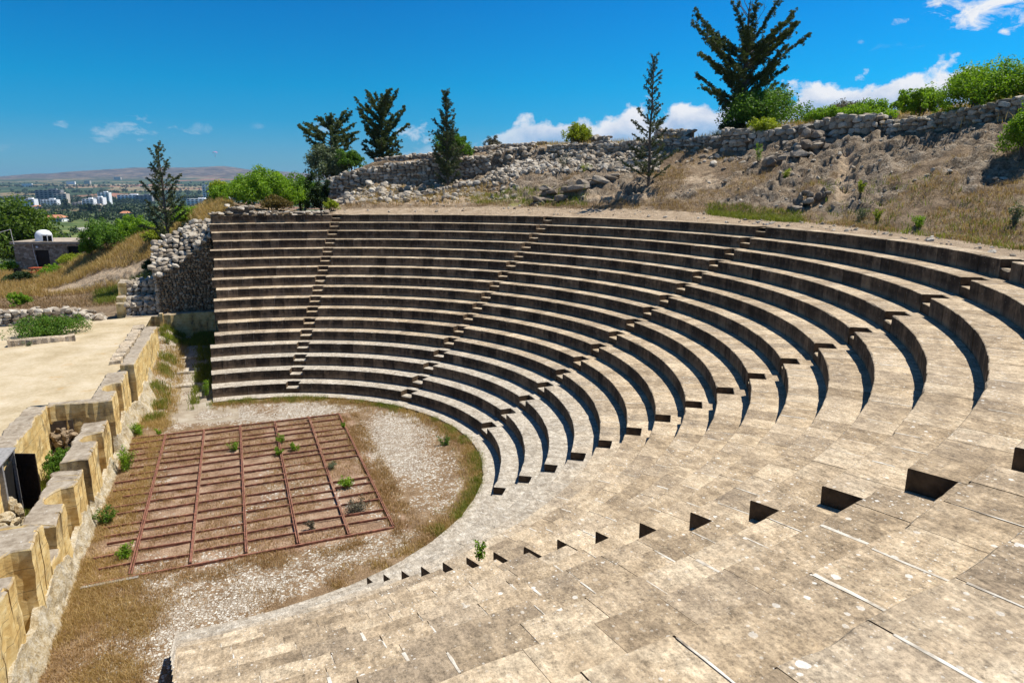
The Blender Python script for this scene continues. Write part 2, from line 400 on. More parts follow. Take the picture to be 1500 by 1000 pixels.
def mat_orchestra():
    n = NM('orchestra_gravel'); P = n.pos
    a = n.attr('mask'); mr, mg, mb = n.sep(a.outputs['Color'])[0:3]
    mid = n.noise(2.2, 6, .65); fine = n.noise(20, 5, .7)
    cell = n.voro(15, n.vadd(P, n.vmul(n.node_noise_vec(5.0), (.06,.06,.06))), 'F1', 1.0, 'Color')
    edge = n.range(n.voro(15, n.vadd(P, n.vmul(n.node_noise_vec(5.0), (.06,.06,.06))), 'DISTANCE_TO_EDGE'), .03, .12, 0, 1)
    peb = n.ramp(n.sep(cell)[0], (0, (.31,.26,.20)), (.5, (.46,.41,.335)), (1, (.66,.62,.54)))
    litter = n.ramp(n.math('ADD', n.math('MULTIPLY', mid, .5), n.math('MULTIPLY', fine, .5)), (.35, (.13,.083,.045)), (.5, (.24,.158,.088)), (.65, (.38,.27,.165)))
    k = n.math('ADD', n.math('MULTIPLY', mr, 1.0), n.math('MULTIPLY', n.math('SUBTRACT', mid, .5), 1.1))
    k = n.math('ADD', k, n.math('MULTIPLY', n.math('SUBTRACT', n.sep(cell)[1], .5), .75))
    litter = n.mix(n.range(mb, .2, .8), litter, n.ramp(n.math('ADD', n.math('MULTIPLY', mid, .5), n.math('MULTIPLY', fine, .5)), (.36, (.15,.088,.053)), (.5, (.31,.20,.125)), (.64, (.50,.37,.26))))
    c = n.mix(n.math('MULTIPLY', n.range(k, .42, .60), edge), litter, peb)
    slab = n.ramp(n.math('ADD', n.math('MULTIPLY', n.noise(.8, 5), .5), n.math('MULTIPLY', mid, .5)), (.35, (.27,.215,.15)), (.5, (.39,.325,.24)), (.68, (.52,.46,.37)))
    c = n.mix(n.range(n.math('ADD', mg, n.math('MULTIPLY', n.math('SUBTRACT', mid, .5), .9)), .4, .6), c, slab)
    n.color(c); n.bump(n.math('ADD', n.math('MULTIPLY', edge, .8), fine), .7, .03)
    return n.m
M['orch'] = mat_orchestra()

def mat_court():
    n = NM('courtyard_dust'); mid = n.noise(.7, 6, .6); fine = n.noise(9, 6, .7)
    c = n.ramp(n.math('ADD', n.math('MULTIPLY', mid, .6), n.math('MULTIPLY', fine, .4)), (.36, (.34,.265,.155)), (.5, (.46,.375,.245)), (.64, (.55,.465,.335)))
    c = n.mix(n.range(n.noise(1.5, 5, .65, n.vadd(n.pos, (9,3,0))), .60, .74, 0, .7), c, (.40,.25,.10))
    n.color(c); n.bump(fine, .4, .02); return n.m
M['court'] = mat_court()
#PART2
# ================================================================== THE SEATING
seating = thing('stone_seating', (0, 0, 0), 'semicircular bank of seventeen weathered limestone seat rows cut by five narrow stairways', 'theatre seating')

def row_range(R, i):
    e = -0.42 if i <= 4 else -0.13+0.10*math.sin(i*2.3)
    e2 = min(.5, -.82+.098*i)
    return -math.acos(max(-1, e2/R)), math.acos(max(-1, e/R))

def ring_block(mb, a0, a1, Rf, Rb, zb, zt, r, rough=1.0, m_r=1, m_t=0, chip=True, seg=.075):
    n = max(2, int((a1-a0)*Rf/seg)+1)
    a = np.linspace(a0, a1, n)
    dz = float(np.clip(r.normal(0, .0016)*rough, -.0025, .003)); dr = float(np.clip(r.normal(0, .005)*rough, -.010, .004)); tilt = float(np.clip(r.normal(0, .0008)*rough, -.0015, .0015))
    s = a*Rf
    e1 = (fbm(s*3.1, np.full(n, Rf*3.7), oct=3, seed=5)-.5)*.012*rough
    e2 = (fbm(s*9.0, np.full(n, Rf*5.1), oct=2, seed=9)-.5)*.020*rough
    ch = np.maximum(0, fbm(s*2.2, np.full(n, Rf*9.3), oct=3, seed=31)-.62)*.12*rough if chip else 0
    t = (a-a.mean())*Rf
    zt_ = zt+dz+tilt*t*2
    c, sn = np.cos(a), np.sin(a)
    cham = .012
    prof = [(Rf+dr+e1*.6, np.full(n, zb)),
            (Rf+dr+e1+e2*.5, zb+(zt_-zb)*.55),
            (Rf+dr+e2*.4+ch*.4, zt_-cham-ch+e2*.3),
            (Rf+dr+cham+ch*1.1, zt_-.001+e2*.15),
            (Rf+.16+0*a, zt_+e1*.06),
            (Rb+0*a, zt_+0*a)]
    V = np.stack([np.stack([p*c, p*sn, q+0*a], -1) for p, q in prof])      # 6,n,3
    idx = np.arange(6*n).reshape(6, n)
    def quads(k): return np.stack([idx[k,:-1], idx[k,1:], idx[k+1,1:], idx[k+1,:-1]], -1)
    off = mb.n
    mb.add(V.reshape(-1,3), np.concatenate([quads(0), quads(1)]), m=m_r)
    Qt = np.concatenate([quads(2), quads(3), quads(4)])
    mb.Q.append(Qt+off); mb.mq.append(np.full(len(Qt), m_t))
    # end faces share vertices so a block stays one island
    bb = [np.array([[Rb*math.cos(x), Rb*math.sin(x), zb]]) for x in (a0, a1)]
    n0 = mb.n; mb.V += bb; mb.n += 2
    for col, vb, flip in ((0, n0, False), (n-1, n0+1, True)):
        k = [idx[j, col]+off for j in range(6)]
        q = [(k[0], k[1], k[2], vb), (k[2], k[3], k[5], vb)]
        if flip: q = [t_[::-1] for t_ in q]
        mb.Q.append(np.array(q)); mb.mq.append(np.full(2, 3))

def ring_skin(mb, a0, a1, Rf, Rb, zb, zt, m=2):
    n = max(2, int((a1-a0)*Rf/.25)+1); a = np.linspace(a0, a1, n); c, s = np.cos(a), np.sin(a)
    V = np.concatenate([np.stack([p*c, p*s, 0*a+q], -1) for p, q in ((Rf, zb), (Rf, zt-.045), (Rf+.03, zt-.012), (Rf+.05, zt+.0035), (Rb, zt+.0035))])
    i = np.arange(n-1)
    mb.add(V, np.concatenate([np.stack([i+k*n,i+1+k*n,i+n+1+k*n,i+n+k*n],-1) for k in range(4)]), m=m)

def lay_blocks(mb, a0, a1, Rf, Rb, zb, zt, r, w=(.47,.66), **kw):
    L = (a1-a0)*Rf
    n = max(1, int(round(L/r.uniform(.53,.58))))
    ww = r.uniform(*w, n); ww *= L/ww.sum(); e = np.concatenate([[0], np.cumsum(ww)])/Rf+a0
    g = r.choice([.0012, .002, .003, .005], n+1)/Rf; g[0] = g[-1] = 0
    for k in range(n):
        ring_block(mb, e[k]+g[k], e[k+1]-g[k+1], Rf, Rb, zb, zt, r, **kw)
    for k in range(1, n):                              # smeared lime mortar over some of the joints
        if r.random() < .42:
            q0 = Rf+.03+r.uniform(0,.12); q1 = min(Rb-.05, q0+r.uniform(.2,.62)); m_ = 9
            q = np.linspace(q0, q1, m_); w_ = r.uniform(.005,.015)*(.35+fbm(q*7, q*0+e[k]*50, oct=3, seed=3)*1.3); c_ = e[k]+(fbm(q*5, q*0+e[k]*31, oct=2, seed=8)-.5)*.012/Rf
            V = np.concatenate([np.stack([q*np.cos(c_+s_*w_/q), q*np.sin(c_+s_*w_/q), 0*q+zt+.0030], -1) for s_ in (-1,0,1)]); V[m_:2*m_,2] += .0012
            i = np.arange(m_-1); mb.add(V, np.concatenate([np.stack([i+j*m_, i+1+j*m_, i+1+(j+1)*m_, i+(j+1)*m_], -1) for j in (0,1)]), m=2)
    ring_skin(mb, a0+.004/Rf, a1-.004/Rf, Rf+.017, Rb-.002, zb+.002, zt-.0085)

NOTCH = .42
for i in range(1, NT+1):
    r = np.random.default_rng(100+i)
    Rf = R0+DR*(i-1); zt = HZ*i; zb = zt-HZ-.012
    Rb = Rf+DR+.035 if i < NT else Rf+.52
    th0, th1 = row_range(Rf, i)
    mb = MB(); hw = SW/Rf
    cuts = [th0]+[x for s in sorted(STAIRS) for x in (s-hw, s+hw)]+[th1]
    for k in range(0, len(cuts), 2):
        lay_blocks(mb, cuts[k], cuts[k+1], Rf, Rb, zb, zt, r)
    for s in STAIRS:                                   # the back half of the row behind each stair notch
        ring_block(mb, s-hw, s+hw, Rf+NOTCH+r.uniform(-.03,.03), Rb, zb, zt, r)
    # the two end walls of the row, down to the ground
    for th in (th0, th1):
        P = [(Rf+.004, -.2), (Rb-.04, -.2), (Rb-.04, zt-.012), (Rf+.004, zt-.012)]
        V = [(p*math.cos(th), p*math.sin(th), q) for p, q in P]
        mb.add(V, [(0,1,2,3)], m=1)
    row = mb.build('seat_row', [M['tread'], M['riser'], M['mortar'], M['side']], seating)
    for s in STAIRS:                                   # one half-height step per row and stair
        sb = MB(); r2 = np.random.default_rng(1000+i*9+int(s*10))
        ring_block(sb, s-hw*.985, s+hw*.985, Rf+r2.uniform(-.02,.03), Rf+NOTCH+.05, zb, zt-.215+r2.uniform(-.02,.02), r2, rough=1.6)
        sb.build('stair_step', [M['tread'], M['side'], M['mortar'], M['side']], row)

mb = MB(); r = np.random.default_rng(55)
th0, th1 = -math.acos(-.80/8.72), math.acos(-.40/8.72)
lay_blocks(mb, th0, th1, 8.72, R0+.05, -.16, 0.0, r, w=(.6,1.1), rough=1.8)
for th in (th0, th1):
    V = [(p*math.cos(th), p*math.sin(th), q) for p, q in ((8.725,-.2),(R0,-.2),(R0,-.01),(8.725,-.01))]
    mb.add(V, [(0,1,2,3)], m=1)
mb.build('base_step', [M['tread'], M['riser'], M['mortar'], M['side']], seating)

# ================================================================== STONE PILES AND RUBBLE WALLS
def _templates():
    t = (1+5**.5)/2
    V = np.array([(-1,t,0),(1,t,0),(-1,-t,0),(1,-t,0),(0,-1,t),(0,1,t),(0,-1,-t),(0,1,-t),(t,0,-1),(t,0,1),(-t,0,-1),(-t,0,1)], float)
    F = [(0,11,5),(0,5,1),(0,1,7),(0,7,10),(0,10,11),(1,5,9),(5,11,4),(11,10,2),(10,7,6),(7,1,8),(3,9,4),(3,4,2),(3,2,6),(3,6,8),(3,8,9),(4,9,5),(2,4,11),(6,2,10),(8,6,7),(9,8,1)]
    V /= np.linalg.norm(V[0]); V = list(V); F2 = []; mid = {}
    def m(a, b):
        k = (min(a,b), max(a,b))
        if k not in mid:
            p = V[a]+V[b]; V.append(p/np.linalg.norm(p)); mid[k] = len(V)-1
        return mid[k]
    for a,b,c in F:
        x,y,z = m(a,b), m(b,c), m(c,a); F2 += [(a,x,z),(b,y,x),(c,z,y),(x,y,z)]
    V = np.array(V); V = np.sign(V)*np.abs(V)**.68; V /= np.abs(V).max(1, keepdims=True)**.75; out = []
    r = np.random.default_rng(3)
    for k in range(14):
        P = V.copy()
        for _ in range(10):
            d = r.normal(size=3); d /= np.linalg.norm(d); h = r.uniform(.66,1.05)
            s = P@d; P = np.where((s > h)[:,None], P-np.outer(s-h, d), P)
        P += r.normal(0, .025, P.shape)
        P /= np.abs(P).max(0)
        out.append(P)
    return out, np.array(F2)
STONE_V, STONE_F = _templates()
def stone(mb, c, size, r, yaw=None, tilt=.25, m=0):
    P = STONE_V[r.integers(len(STONE_V))]*np.asarray(size)*.5
    a = r.uniform(0, 2*np.pi) if yaw is None else yaw+r.normal(0, .12)
    tx, ty = r.normal(0, tilt, 2)
    ca, sa = math.cos(a), math.sin(a)
    Rz = np.array([[ca,-sa,0],[sa,ca,0],[0,0,1]])
    Rx = np.array([[1,0,0],[0,math.cos(tx),-math.sin(tx)],[0,math.sin(tx),math.cos(tx)]])
    Ry = np.array([[math.cos(ty),0,math.sin(ty)],[0,1,0],[-math.sin(ty),0,math.cos(ty)]])
    mb.add(P@(Rz@Ry@Rx).T+np.asarray(c), T=STONE_F, m=m)

def rubble_wall(mb, path, thick, course=.24, length=.36, seed=0, cap=True, back=False, jit=.05):
    """path: list of (x, y, z_base, z_top) along the seen face; body lies on its left-hand side"""
    r = np.random.default_rng(seed)
    P = np.array(path, float)
    for k in range(len(P)-1):
        a, b = P[k], P[k+1]
        d = (b-a)[:2]; L = np.linalg.norm(d); d = d/L; nrm = np.array([-d[1], d[0]]); yaw = math.atan2(d[1], d[0])
        zmax = max(a[3]-a[2], b[3]-b[2])
        # earth-and-stone core
        o = .10
        V = []
        for q in (a, b):
            for off in (o, thick-o):
                for z in (q[2]-.4, q[3]-.10): V.append((q[0]+nrm[0]*off, q[1]+nrm[1]*off, z))
        mb.add(V, [(0,1,5,4),(2,6,7,3),(1,3,7,5),(0,2,3,1),(4,5,7,6)], m=1)
        z = -.05
        while z < zmax:
            hh = course*r.uniform(.75,1.3); s = r.uniform(-.2,0)*length
            while s < L:
                ll = length*r.uniform(.55,1.5); t = (s+ll/2)/L
                if 0 <= t <= 1.02:
                    q = a+(b-a)*min(t,1)
                    top = q[3]-q[2]
                    if z+hh*.4 < top:
                        zz = min(q[2]+z+hh/2, q[3]-hh*.35)
                        for side in ((0,1) if back else (0,)):
                            off = r.normal(.10, jit) if side == 0 else thick-r.normal(.10, jit)
                            stone(mb, (q[0]+nrm[0]*off, q[1]+nrm[1]*off, zz), (ll*1.08, r.uniform(.25,.4), hh*1.12), r, yaw, .1)
                s += ll
            z += hh*.93
        if cap:
            s = 0.0
            while s < L:
                ll = length*r.uniform(.6,1.4); t = min(1, (s+ll/2)/L); q = a+(b-a)*t
                w = r.uniform(0, .1)
                while w < thick:
                    ww = r.uniform(.25,.5)
                    if r.random() < .93:
                        stone(mb, (q[0]+nrm[0]*(w+ww/2)+d[0]*r.normal(0,.05), q[1]+nrm[1]*(w+ww/2)+d[1]*r.normal(0,.05), q[3]-.07+r.normal(0,.05)), (ll*1.05, ww*1.1, course*r.uniform(.7,1.2)), r, yaw, .16)
                    w += ww
                s += ll
    return mb

RUB = None
def make_wall(name, label, path, thick, mats=('rubble','core'), group=None, cat='rubble wall', **kw):
    mb = rubble_wall(MB(), path, thick, **kw)
    c = np.array(path[len(path)//2][:3], float)
    return tag(mb.build(name, [M[mats[0]], M[mats[1]]], loc=c), label, cat, group)

# ================================================================== THE STAGE BUILDING
XF, XB = -3.45, -4.2
def niche(y0, y1, depth, x=XF, n=10):
    """outline points of a half-round recess in the front face, walking +y"""
    c = (y0+y1)/2; hw = (y1-y0)/2
    pts = [(x, y0)]
    for k in range(n+1):
        a = -math.pi/2+math.pi*k/n
        pts.append((x-depth*.35-depth*.65*math.cos(a), c+hw*math.sin(a)))
    return pts+[(x, y1)]
def groove(y, w=.045, d=.07, x=XF):
    return [(x, y-w/2), (x-d, y-w/2), (x-d, y+w/2), (x, y+w/2)]
def wobble(poly, seed, amp=.018, step=.14):
    r = np.random.default_rng(seed); out = []
    for k in range(len(poly)):
        a, b = np.array(poly[k]), np.array(poly[(k+1) % len(poly)])
        n = max(1, int(np.linalg.norm(b-a)/step))
        for j in range(n):
            p = a+(b-a)*j/n
            if np.linalg.norm(b-a) > .3 and j: p = p+r.normal(0, amp, 2)
            out.append(tuple(p))
    return out

def rough_block(mb, poly, z0, z1, seed, m=0, cham=.045):
    """plan outline extruded with a worn, slightly uneven rim"""
    poly = wobble(poly, seed)
    from mathutils.geometry import tessellate_polygon
    P = np.array(poly); n = len(P)
    zs = np.concatenate([np.linspace(z0, z1-cham, max(2, int((z1-z0)/.22))), [z1-cham*.2]])
    d = np.roll(P, -1, 0)-np.roll(P, 1, 0); nn = np.stack([-d[:,1], d[:,0]], -1); nn /= np.linalg.norm(nn, axis=1, keepdims=True)+1e-9   # inward for ccw
    V = []
    for k, z in enumerate(zs):
        ins = cham*.8 if k == len(zs)-1 else 0.0
        w = (fbm(P[:,0]*3+P[:,1]*3, np.full(n, z*3.3), oct=3, seed=seed)-.5)*.11
        zz = z+(fbm(P[:,0]*2.2, P[:,1]*2.2, oct=3, seed=seed+3)-.5)*(.15 if k >= len(zs)-2 else 0)
        Q = P+nn*(w+ins)[:,None]
        V.append(np.stack([Q[:,0], Q[:,1], np.full(n, z) if np.isscalar(zz) else zz+0*w], -1))
    V = np.stack(V); K = len(zs)
    idx = np.arange(K*n).reshape(K, n)
    Q = np.concatenate([np.stack([idx[k], np.roll(idx[k], -1), np.roll(idx[k+1], -1), idx[k+1]], -1) for k in range(K-1)])
    T = []
    tri = tessellate_polygon([[Vector((x,y,0)) for x,y in V[-1][:,:2]]])
    for a,b,c in tri:
        pa,pb,pc = V[-1][a],V[-1][b],V[-1][c]
        ar = (pb[0]-pa[0])*(pc[1]-pa[1])-(pb[1]-pa[1])*(pc[0]-pa[0])
        T.append((a,b,c) if ar > 0 else (a,c,b))
    mb.add(V.reshape(-1,3), Q, np.array(T)+(K-1)*n, m=m)

def footing(mb, y0, y1, x, z0, prof, out, seed):
    """rough pale bedrock skirt along the foot of a wall front (normal +x)"""
    n = int((y1-y0)/.09); K = 9
    y = np.linspace(y0, y1, n)
    top = np.interp(y, [p_[0] for p_ in prof], [p_[1] for p_ in prof]); out = np.interp(y, [p_[0] for p_ in prof], [p_[2] for p_ in prof]); top = np.maximum(.02, top+(fbm(y*1.1, y*0, oct=4, seed=seed)-.5)*1.0*np.clip(top*2,0,1))
    x = np.interp(y, [-14,7.7,8.0,17], [XF,XF,-3.2,-3.08])
    V = []
    for k in range(K):
        t = k/(K-1)
        z = top+(z0-top)*t
        w = (fbm(y*2.6, z*3.2, oct=4, seed=seed+5)-.42)
        tp = 1.0
        xx = x-.05+(.07+out*(t**1.3)+w*.20*min(1, t*3))*tp
        V.append(np.stack([xx, y, z], -1))
    V.insert(0, np.stack([np.full(n, x-.12), y, top+.01], -1)); K += 1
    V = np.stack(V); idx = np.arange(K*n).reshape(K, n)
    Q = np.concatenate([np.stack([idx[k,:-1], idx[k+1,:-1], idx[k+1,1:], idx[k,1:]], -1) for k in range(K-1)])
    mb.add(V.reshape(-1,3), Q)

def mat_footing():
    n = NM('pale_crumbled_bedrock'); mid = n.noise(4, 6, .7); fine = n.noise(20, 6, .7)
    c = n.ramp(n.math('ADD', n.math('MULTIPLY', mid, .55), n.math('MULTIPLY', fine, .45)), (.34, (.24,.155,.065)), (.46, (.45,.355,.21)), (.56, (.58,.51,.38)), (.7, (.70,.65,.55)))
    n.color(c); n.bump(n.math('ADD', mid, fine), .9, .06); return n.m
M['footing'] = mat_footing()

def stage_block(name, label, poly, z0, z1, seed, foot=None, group='ashlar blocks of the stage front'):
    mb = MB(); rough_block(mb, poly, z0, z1, seed)
    P = np.array(poly); c = (P[:,0].mean(), P[:,1].mean(), z0)
    o = tag(mb.build(name, M['ochre'], loc=c), label, 'stone block', group)
    if False:
        fb = MB(); footing(fb, *foot, seed+7)
        f = fb.build('footing', M['footing'], loc=(XF, (foot[0]+foot[1])/2, -.1)); f.parent = o
        f.location = Vector((XF, (foot[0]+foot[1])/2, -.1))-o.location
    return o

# middle pair of blocks (1.6 m)
XK = -4.18
polyA = [(XF,-1.26)]+groove(-.55)+groove(-.28)+[(XF,.0)]+niche(.25,1.2,.55)+groove(1.62)+groove(1.95)+[(XF,2.46),(XK,2.46),(XK,-1.2)]
stage_block('stage_block', 'grey topped ochre block with a round niche, just before the walled recess', polyA, -.15, 1.6, 11, (-1.3,2.5,XF,-.15,.35,.14))
polyB = [(XF,-5.55)]+groove(-5.0)+[(XF,-4.6)]+niche(-4.4,-3.3,.55)+groove(-2.85)+groove(-2.5)+[(XF,-2.03),(XK,-2.08),(XK,-3.7),(XK+.03,-5.4)]
stage_block('stage_block', 'ochre block with a round niche, right in front of the open dark door', polyB, -.15, 1.6, 23, (-5.6,-2.0,XF,-.15,.35,.16))
# the low broken piece with the dark hollow
polyC = [(XF+.02,-6.33),(XF+.02,-5.57),(XK,-5.57),(XK,-6.33)]
stage_block('stage_block', 'low broken block with a dark hollow between two taller ochre blocks', polyC, -.15, .95, 31, (-6.4,-5.5,XF,-.15,.4,.14))
mb = MB(); rr = np.random.default_rng(8)
for k in range(46):
    stone(mb, (rr.uniform(XK-.05,XF-.22), rr.uniform(-6.3,-5.6), rr.uniform(.95,1.45)), rr.uniform(.14,.34,3), rr)
tag(mb.build('rubble_fill', M['rubble'], loc=(XK,-5.95,.95)), 'dark loose rubble packed in the hollow between the ochre blocks', 'rubble')
# near tall piece
polyD = [(XF,-13.5)]+groove(-12.4)+niche(-12.0,-11.0,.55)+groove(-10.6)+groove(-9.9)+groove(-9.1)+niche(-8.66,-7.53,.62)+groove(-7.25)+groove(-6.8)+[(XF,-6.36),(-5.3,-6.15),(-5.3,-13.5)]
stage_block('stage_block', 'tallest ochre block with pale worn foot at the lower left corner', polyD, -.15, 2.02, 43, (-13.5,-6.3,XF,-.15,.6,.24))
# far tall piece with the return wall of the recess
polyE = [(XF,3.56)]+groove(3.95)+groove(4.25)+[(XF,4.5)]+niche(4.75,5.85,.55)+groove(6.3)+groove(6.65)+groove(7.2)+[(XF,7.75),(-4.16,7.75),(-4.16,5.0),(-4.16,4.0),(-5.46,4.0),(-5.46,3.56)]
stage_block('stage_block', 'ochre wall with a round niche and a dark stained side closing the recess', polyE, -.15, 2.0, 57, (3.5,7.8,XF,-.15,.6,.26))
mb = MB()
mb.box(-5.40,-4.72,3.535,3.575,.35,1.42)
tag(mb.build('blocked_opening', M['core'], loc=(-5.1,3.55,.35)), 'square dark opening choked with rubble at the end of the recess', 'opening')
rr = np.random.default_rng(18); mb = MB()
for k in range(60):
    stone(mb, (rr.uniform(-5.38,-4.76), rr.uniform(3.30,3.55), rr.uniform(.15,1.1)), rr.uniform(.12,.32,3), rr)
tag(mb.build('rubble_fill', M['rubble_tan'], loc=(-5.1,3.4,.15)), 'tan stones tumbling out of the square opening in the recess', 'rubble')
# back wall of the recess with wide cap
polyG = [(-5.42,-13.5),(-5.42,3.56),(-6.05,3.56),(-6.05,-13.5)]
stage_block('recess_wall', 'long low ochre wall with wide grey cap holding up the dusty court', polyG, -.15, 2.02, 71, None, None)
# far lower wall along the side entrance
polyF = [(-3.22,7.95),(-3.08,16.3),(-3.68,16.3),(-3.72,7.95)]
stage_block('entrance_wall', 'long ochre wall with pitted face beside the grassy side entrance', polyF, -.15, 2.22, 83, (7.85,16.4,-3.16,-.15,1.0,.5), None)

mb = MB(); footing(mb, -13.6, 16.6, XF, -.25, [(-13.6,.62,.30),(-6.4,.6,.28),(-5.5,.42,.22),(-2.05,.38,.20),(-1.95,.05,.12),(-1.35,.05,.12),(-1.2,.35,.18),(2.4,.35,.2),(2.55,.06,.14),(3.4,.06,.14),(3.6,.55,.28),(7.7,.62,.32),(8.1,.85,.45),(16.6,.9,.5)], .2, 5)
tag(mb.build('bedrock_footing', M['footing'], loc=(XF,0,-.1)), 'pale crumbled bedrock running along the foot of the whole stage front', 'rock')

# cellar shed with its open door, in the recess wall
shed = thing('cellar_shed', (-5.7,-1.6,.2), 'low lean-to shed with grey board roof and dark open plank door', 'shed')
def shed_part(mb, name, mat): return mb.build(name, mat, shed)
mb = MB()
for k in range(7):
    x0 = -6.9+k*.235
    mb.obox((x0+.11,-2.3,2.16-.015*k+.004*(k%2)), (.112,0,-.012), (0,1.45,0), (0,0,.018))
shed_part(mb, 'roof', M['greywood'])
mb = MB(); mb.box(-5.42,-5.37,-2.05,-.98,.1,1.72); shed_part(mb, 'door_opening', M['black'])
for y in (-.93, -2.05):
    mb = MB(); mb.box(-5.44,-5.30,y-.06,y+.06,.1,2.08); shed_part(mb, 'door_post', M['greywood'])
d0, d1 = np.array([-5.28,-.98,0]), np.array([-4.74,-1.22,0])
leaf = None
mb = MB(); dd = (d1-d0); L = np.linalg.norm(dd); dd /= L; nn = np.array([-dd[1],dd[0],0])
for k in range(4):
    c = d0+dd*(L*(k+.5)/4)+np.array([0,0,1.07]); mb.obox(c, dd*(L/8-.004), nn*.018, (0,0,.86))
leaf = shed_part(mb, 'door', M['darkwood'])
for z in (.55, 1.55):
    mb = MB(); c = d0+dd*L/2+np.array([0,0,z])-nn*.033; mb.obox(c, dd*L*.46, nn*.014, (0,0,.035)); mb.build('batten', M['darkwood'], leaf)
mb = MB()
rr = np.random.default_rng(5)
for k in range(40): stone(mb, (rr.uniform(-5.35,-5.0), rr.uniform(-3.6,-1.9), rr.uniform(.1,.9)), rr.uniform(.18,.4,3), rr)
tag(mb.build('rubble_fill', M['footing'], loc=(-5.2,-2.8,.1)), 'pale rough stones against the shed wall below the board roof', 'rubble')

# ================================================================== IRON GRID ON THE ORCHESTRA FLOOR
grid = thing('iron_grid', (.6,-.3,-.1), 'rusty red iron floor grid lying in dry grass on the orchestra', 'iron grid')
GZ = -.014
bx = [-2.03,-.65,.68,2.0,3.35,4.58]
def lbar(mb, a, b, h=.06, w=.04, t=.008):
    """angle iron from a to b"""
    a, b = np.array(a, float), np.array(b, float); d = (b-a)/np.linalg.norm(b-a); n = np.array([-d[1], d[0], 0]); L = np.linalg.norm(b-a)/2; c = (a+b)/2
    mb.obox(c-np.array([0,0,h/2]), d*L, n*t/2, (0,0,h/2)); mb.obox(c+n*(w/2+t/2), d*L, n*w/2, (0,0,t/2))
rr = np.random.default_rng(12)
for k, x in enumerate(bx):
    mb = MB()
    for off in (-.022,.022): lbar(mb, (x+off+rr.normal(0,.008),-5.62,GZ+.012+rr.normal(0,.006)), (x+off+rr.normal(0,.008),4.96,GZ+.012+rr.normal(0,.006)), w=.016)
    mb.build('long_beam', M['iron'], grid)
ys = np.linspace(-5.05, 4.42, 16)
edges = [-3.3]+bx
for k in range(6):
    x0, x1 = edges[k]+.04, edges[k+1]-.04
    for y in ys:
        if k == 5 and y > -4.2 and rr.random() < .12: continue
        dy = rr.normal(0,.045); mb = MB(); z = GZ+rr.normal(0,.012)
        xs = x0+(rr.uniform(0,.5) if k == 0 else 0)
        lbar(mb, (xs,y+dy,z), (x1,y+dy+rr.normal(0,.03),z+rr.normal(0,.008)), h=.065, w=.026)
        mb.build('cross_bar', M['iron'], grid)
mb = MB(); lbar(mb, (-3.2,5.02,GZ), (4.6,5.0,GZ)); mb.build('end_beam', M['iron'], grid)
mb = MB(); lbar(mb, (-3.05,-5.72,GZ-.02), (4.6,-5.66,GZ-.02)); mb.build('end_beam', M['iron'], grid)
mb = MB(); mb.obox((-2.45,-5.80,GZ-.05), (.62,.01,0), (0,.05,0), (0,0,.035)); tag(mb.build('loose_bar', M['pipe'], loc=(-2.45,-5.8,-.05)), 'short pale grey metal bar at the near edge of the rusty grid', 'metal bar')

# ================================================================== GROUND INSIDE THE THEATRE
def grid_mesh(name, xs, ys, zf, mat, keep=None, maskf=None, smooth=True, loc=None, kind='structure'):
    X, Y = np.meshgrid(xs, ys, indexing='ij'); Z = zf(X, Y)
    nx, ny = X.shape; idx = np.arange(nx*ny).reshape(nx, ny)
    Q = np.stack([idx[:-1,:-1], idx[1:,:-1], idx[1:,1:], idx[:-1,1:]], -1).reshape(-1,4)
    if keep is not None:
        k = keep(X, Y); kq = k[:-1,:-1] & k[1:,:-1] & k[1:,1:] & k[:-1,1:]; Q = Q[kq.ravel()]
    V = np.stack([X, Y, Z], -1).reshape(-1,3)
    col = maskf(X, Y, Z) if maskf is not None else None
    used = np.zeros(len(V), bool); used[Q.ravel()] = True; ren = np.cumsum(used)-1
    mb = MB(); mb.add(V[used], ren[Q])
    o = mb.build(name, mat, smooth=smooth)
    if col is not None:
        C = np.concatenate([np.stack(col, -1).reshape(-1,3)[used], np.ones((used.sum(),1))], 1)
        at_ = o.data.color_attributes.new('mask', 'FLOAT_COLOR', 'POINT')
        at_.data.foreach_set('color', C.astype(np.float32).ravel())
    o['kind'] = kind
    return o
def orch_z(x, y):
    ramp = sstep(11, 20.5, y)*.75*(x < .5)
    lump = sstep(-2.0, -3.3, x)*sstep(9, 12, y)*.7
    return -.1+ramp+lump+(fbm(x*1.7, y*1.7, oct=4, seed=2)-.5)*.07
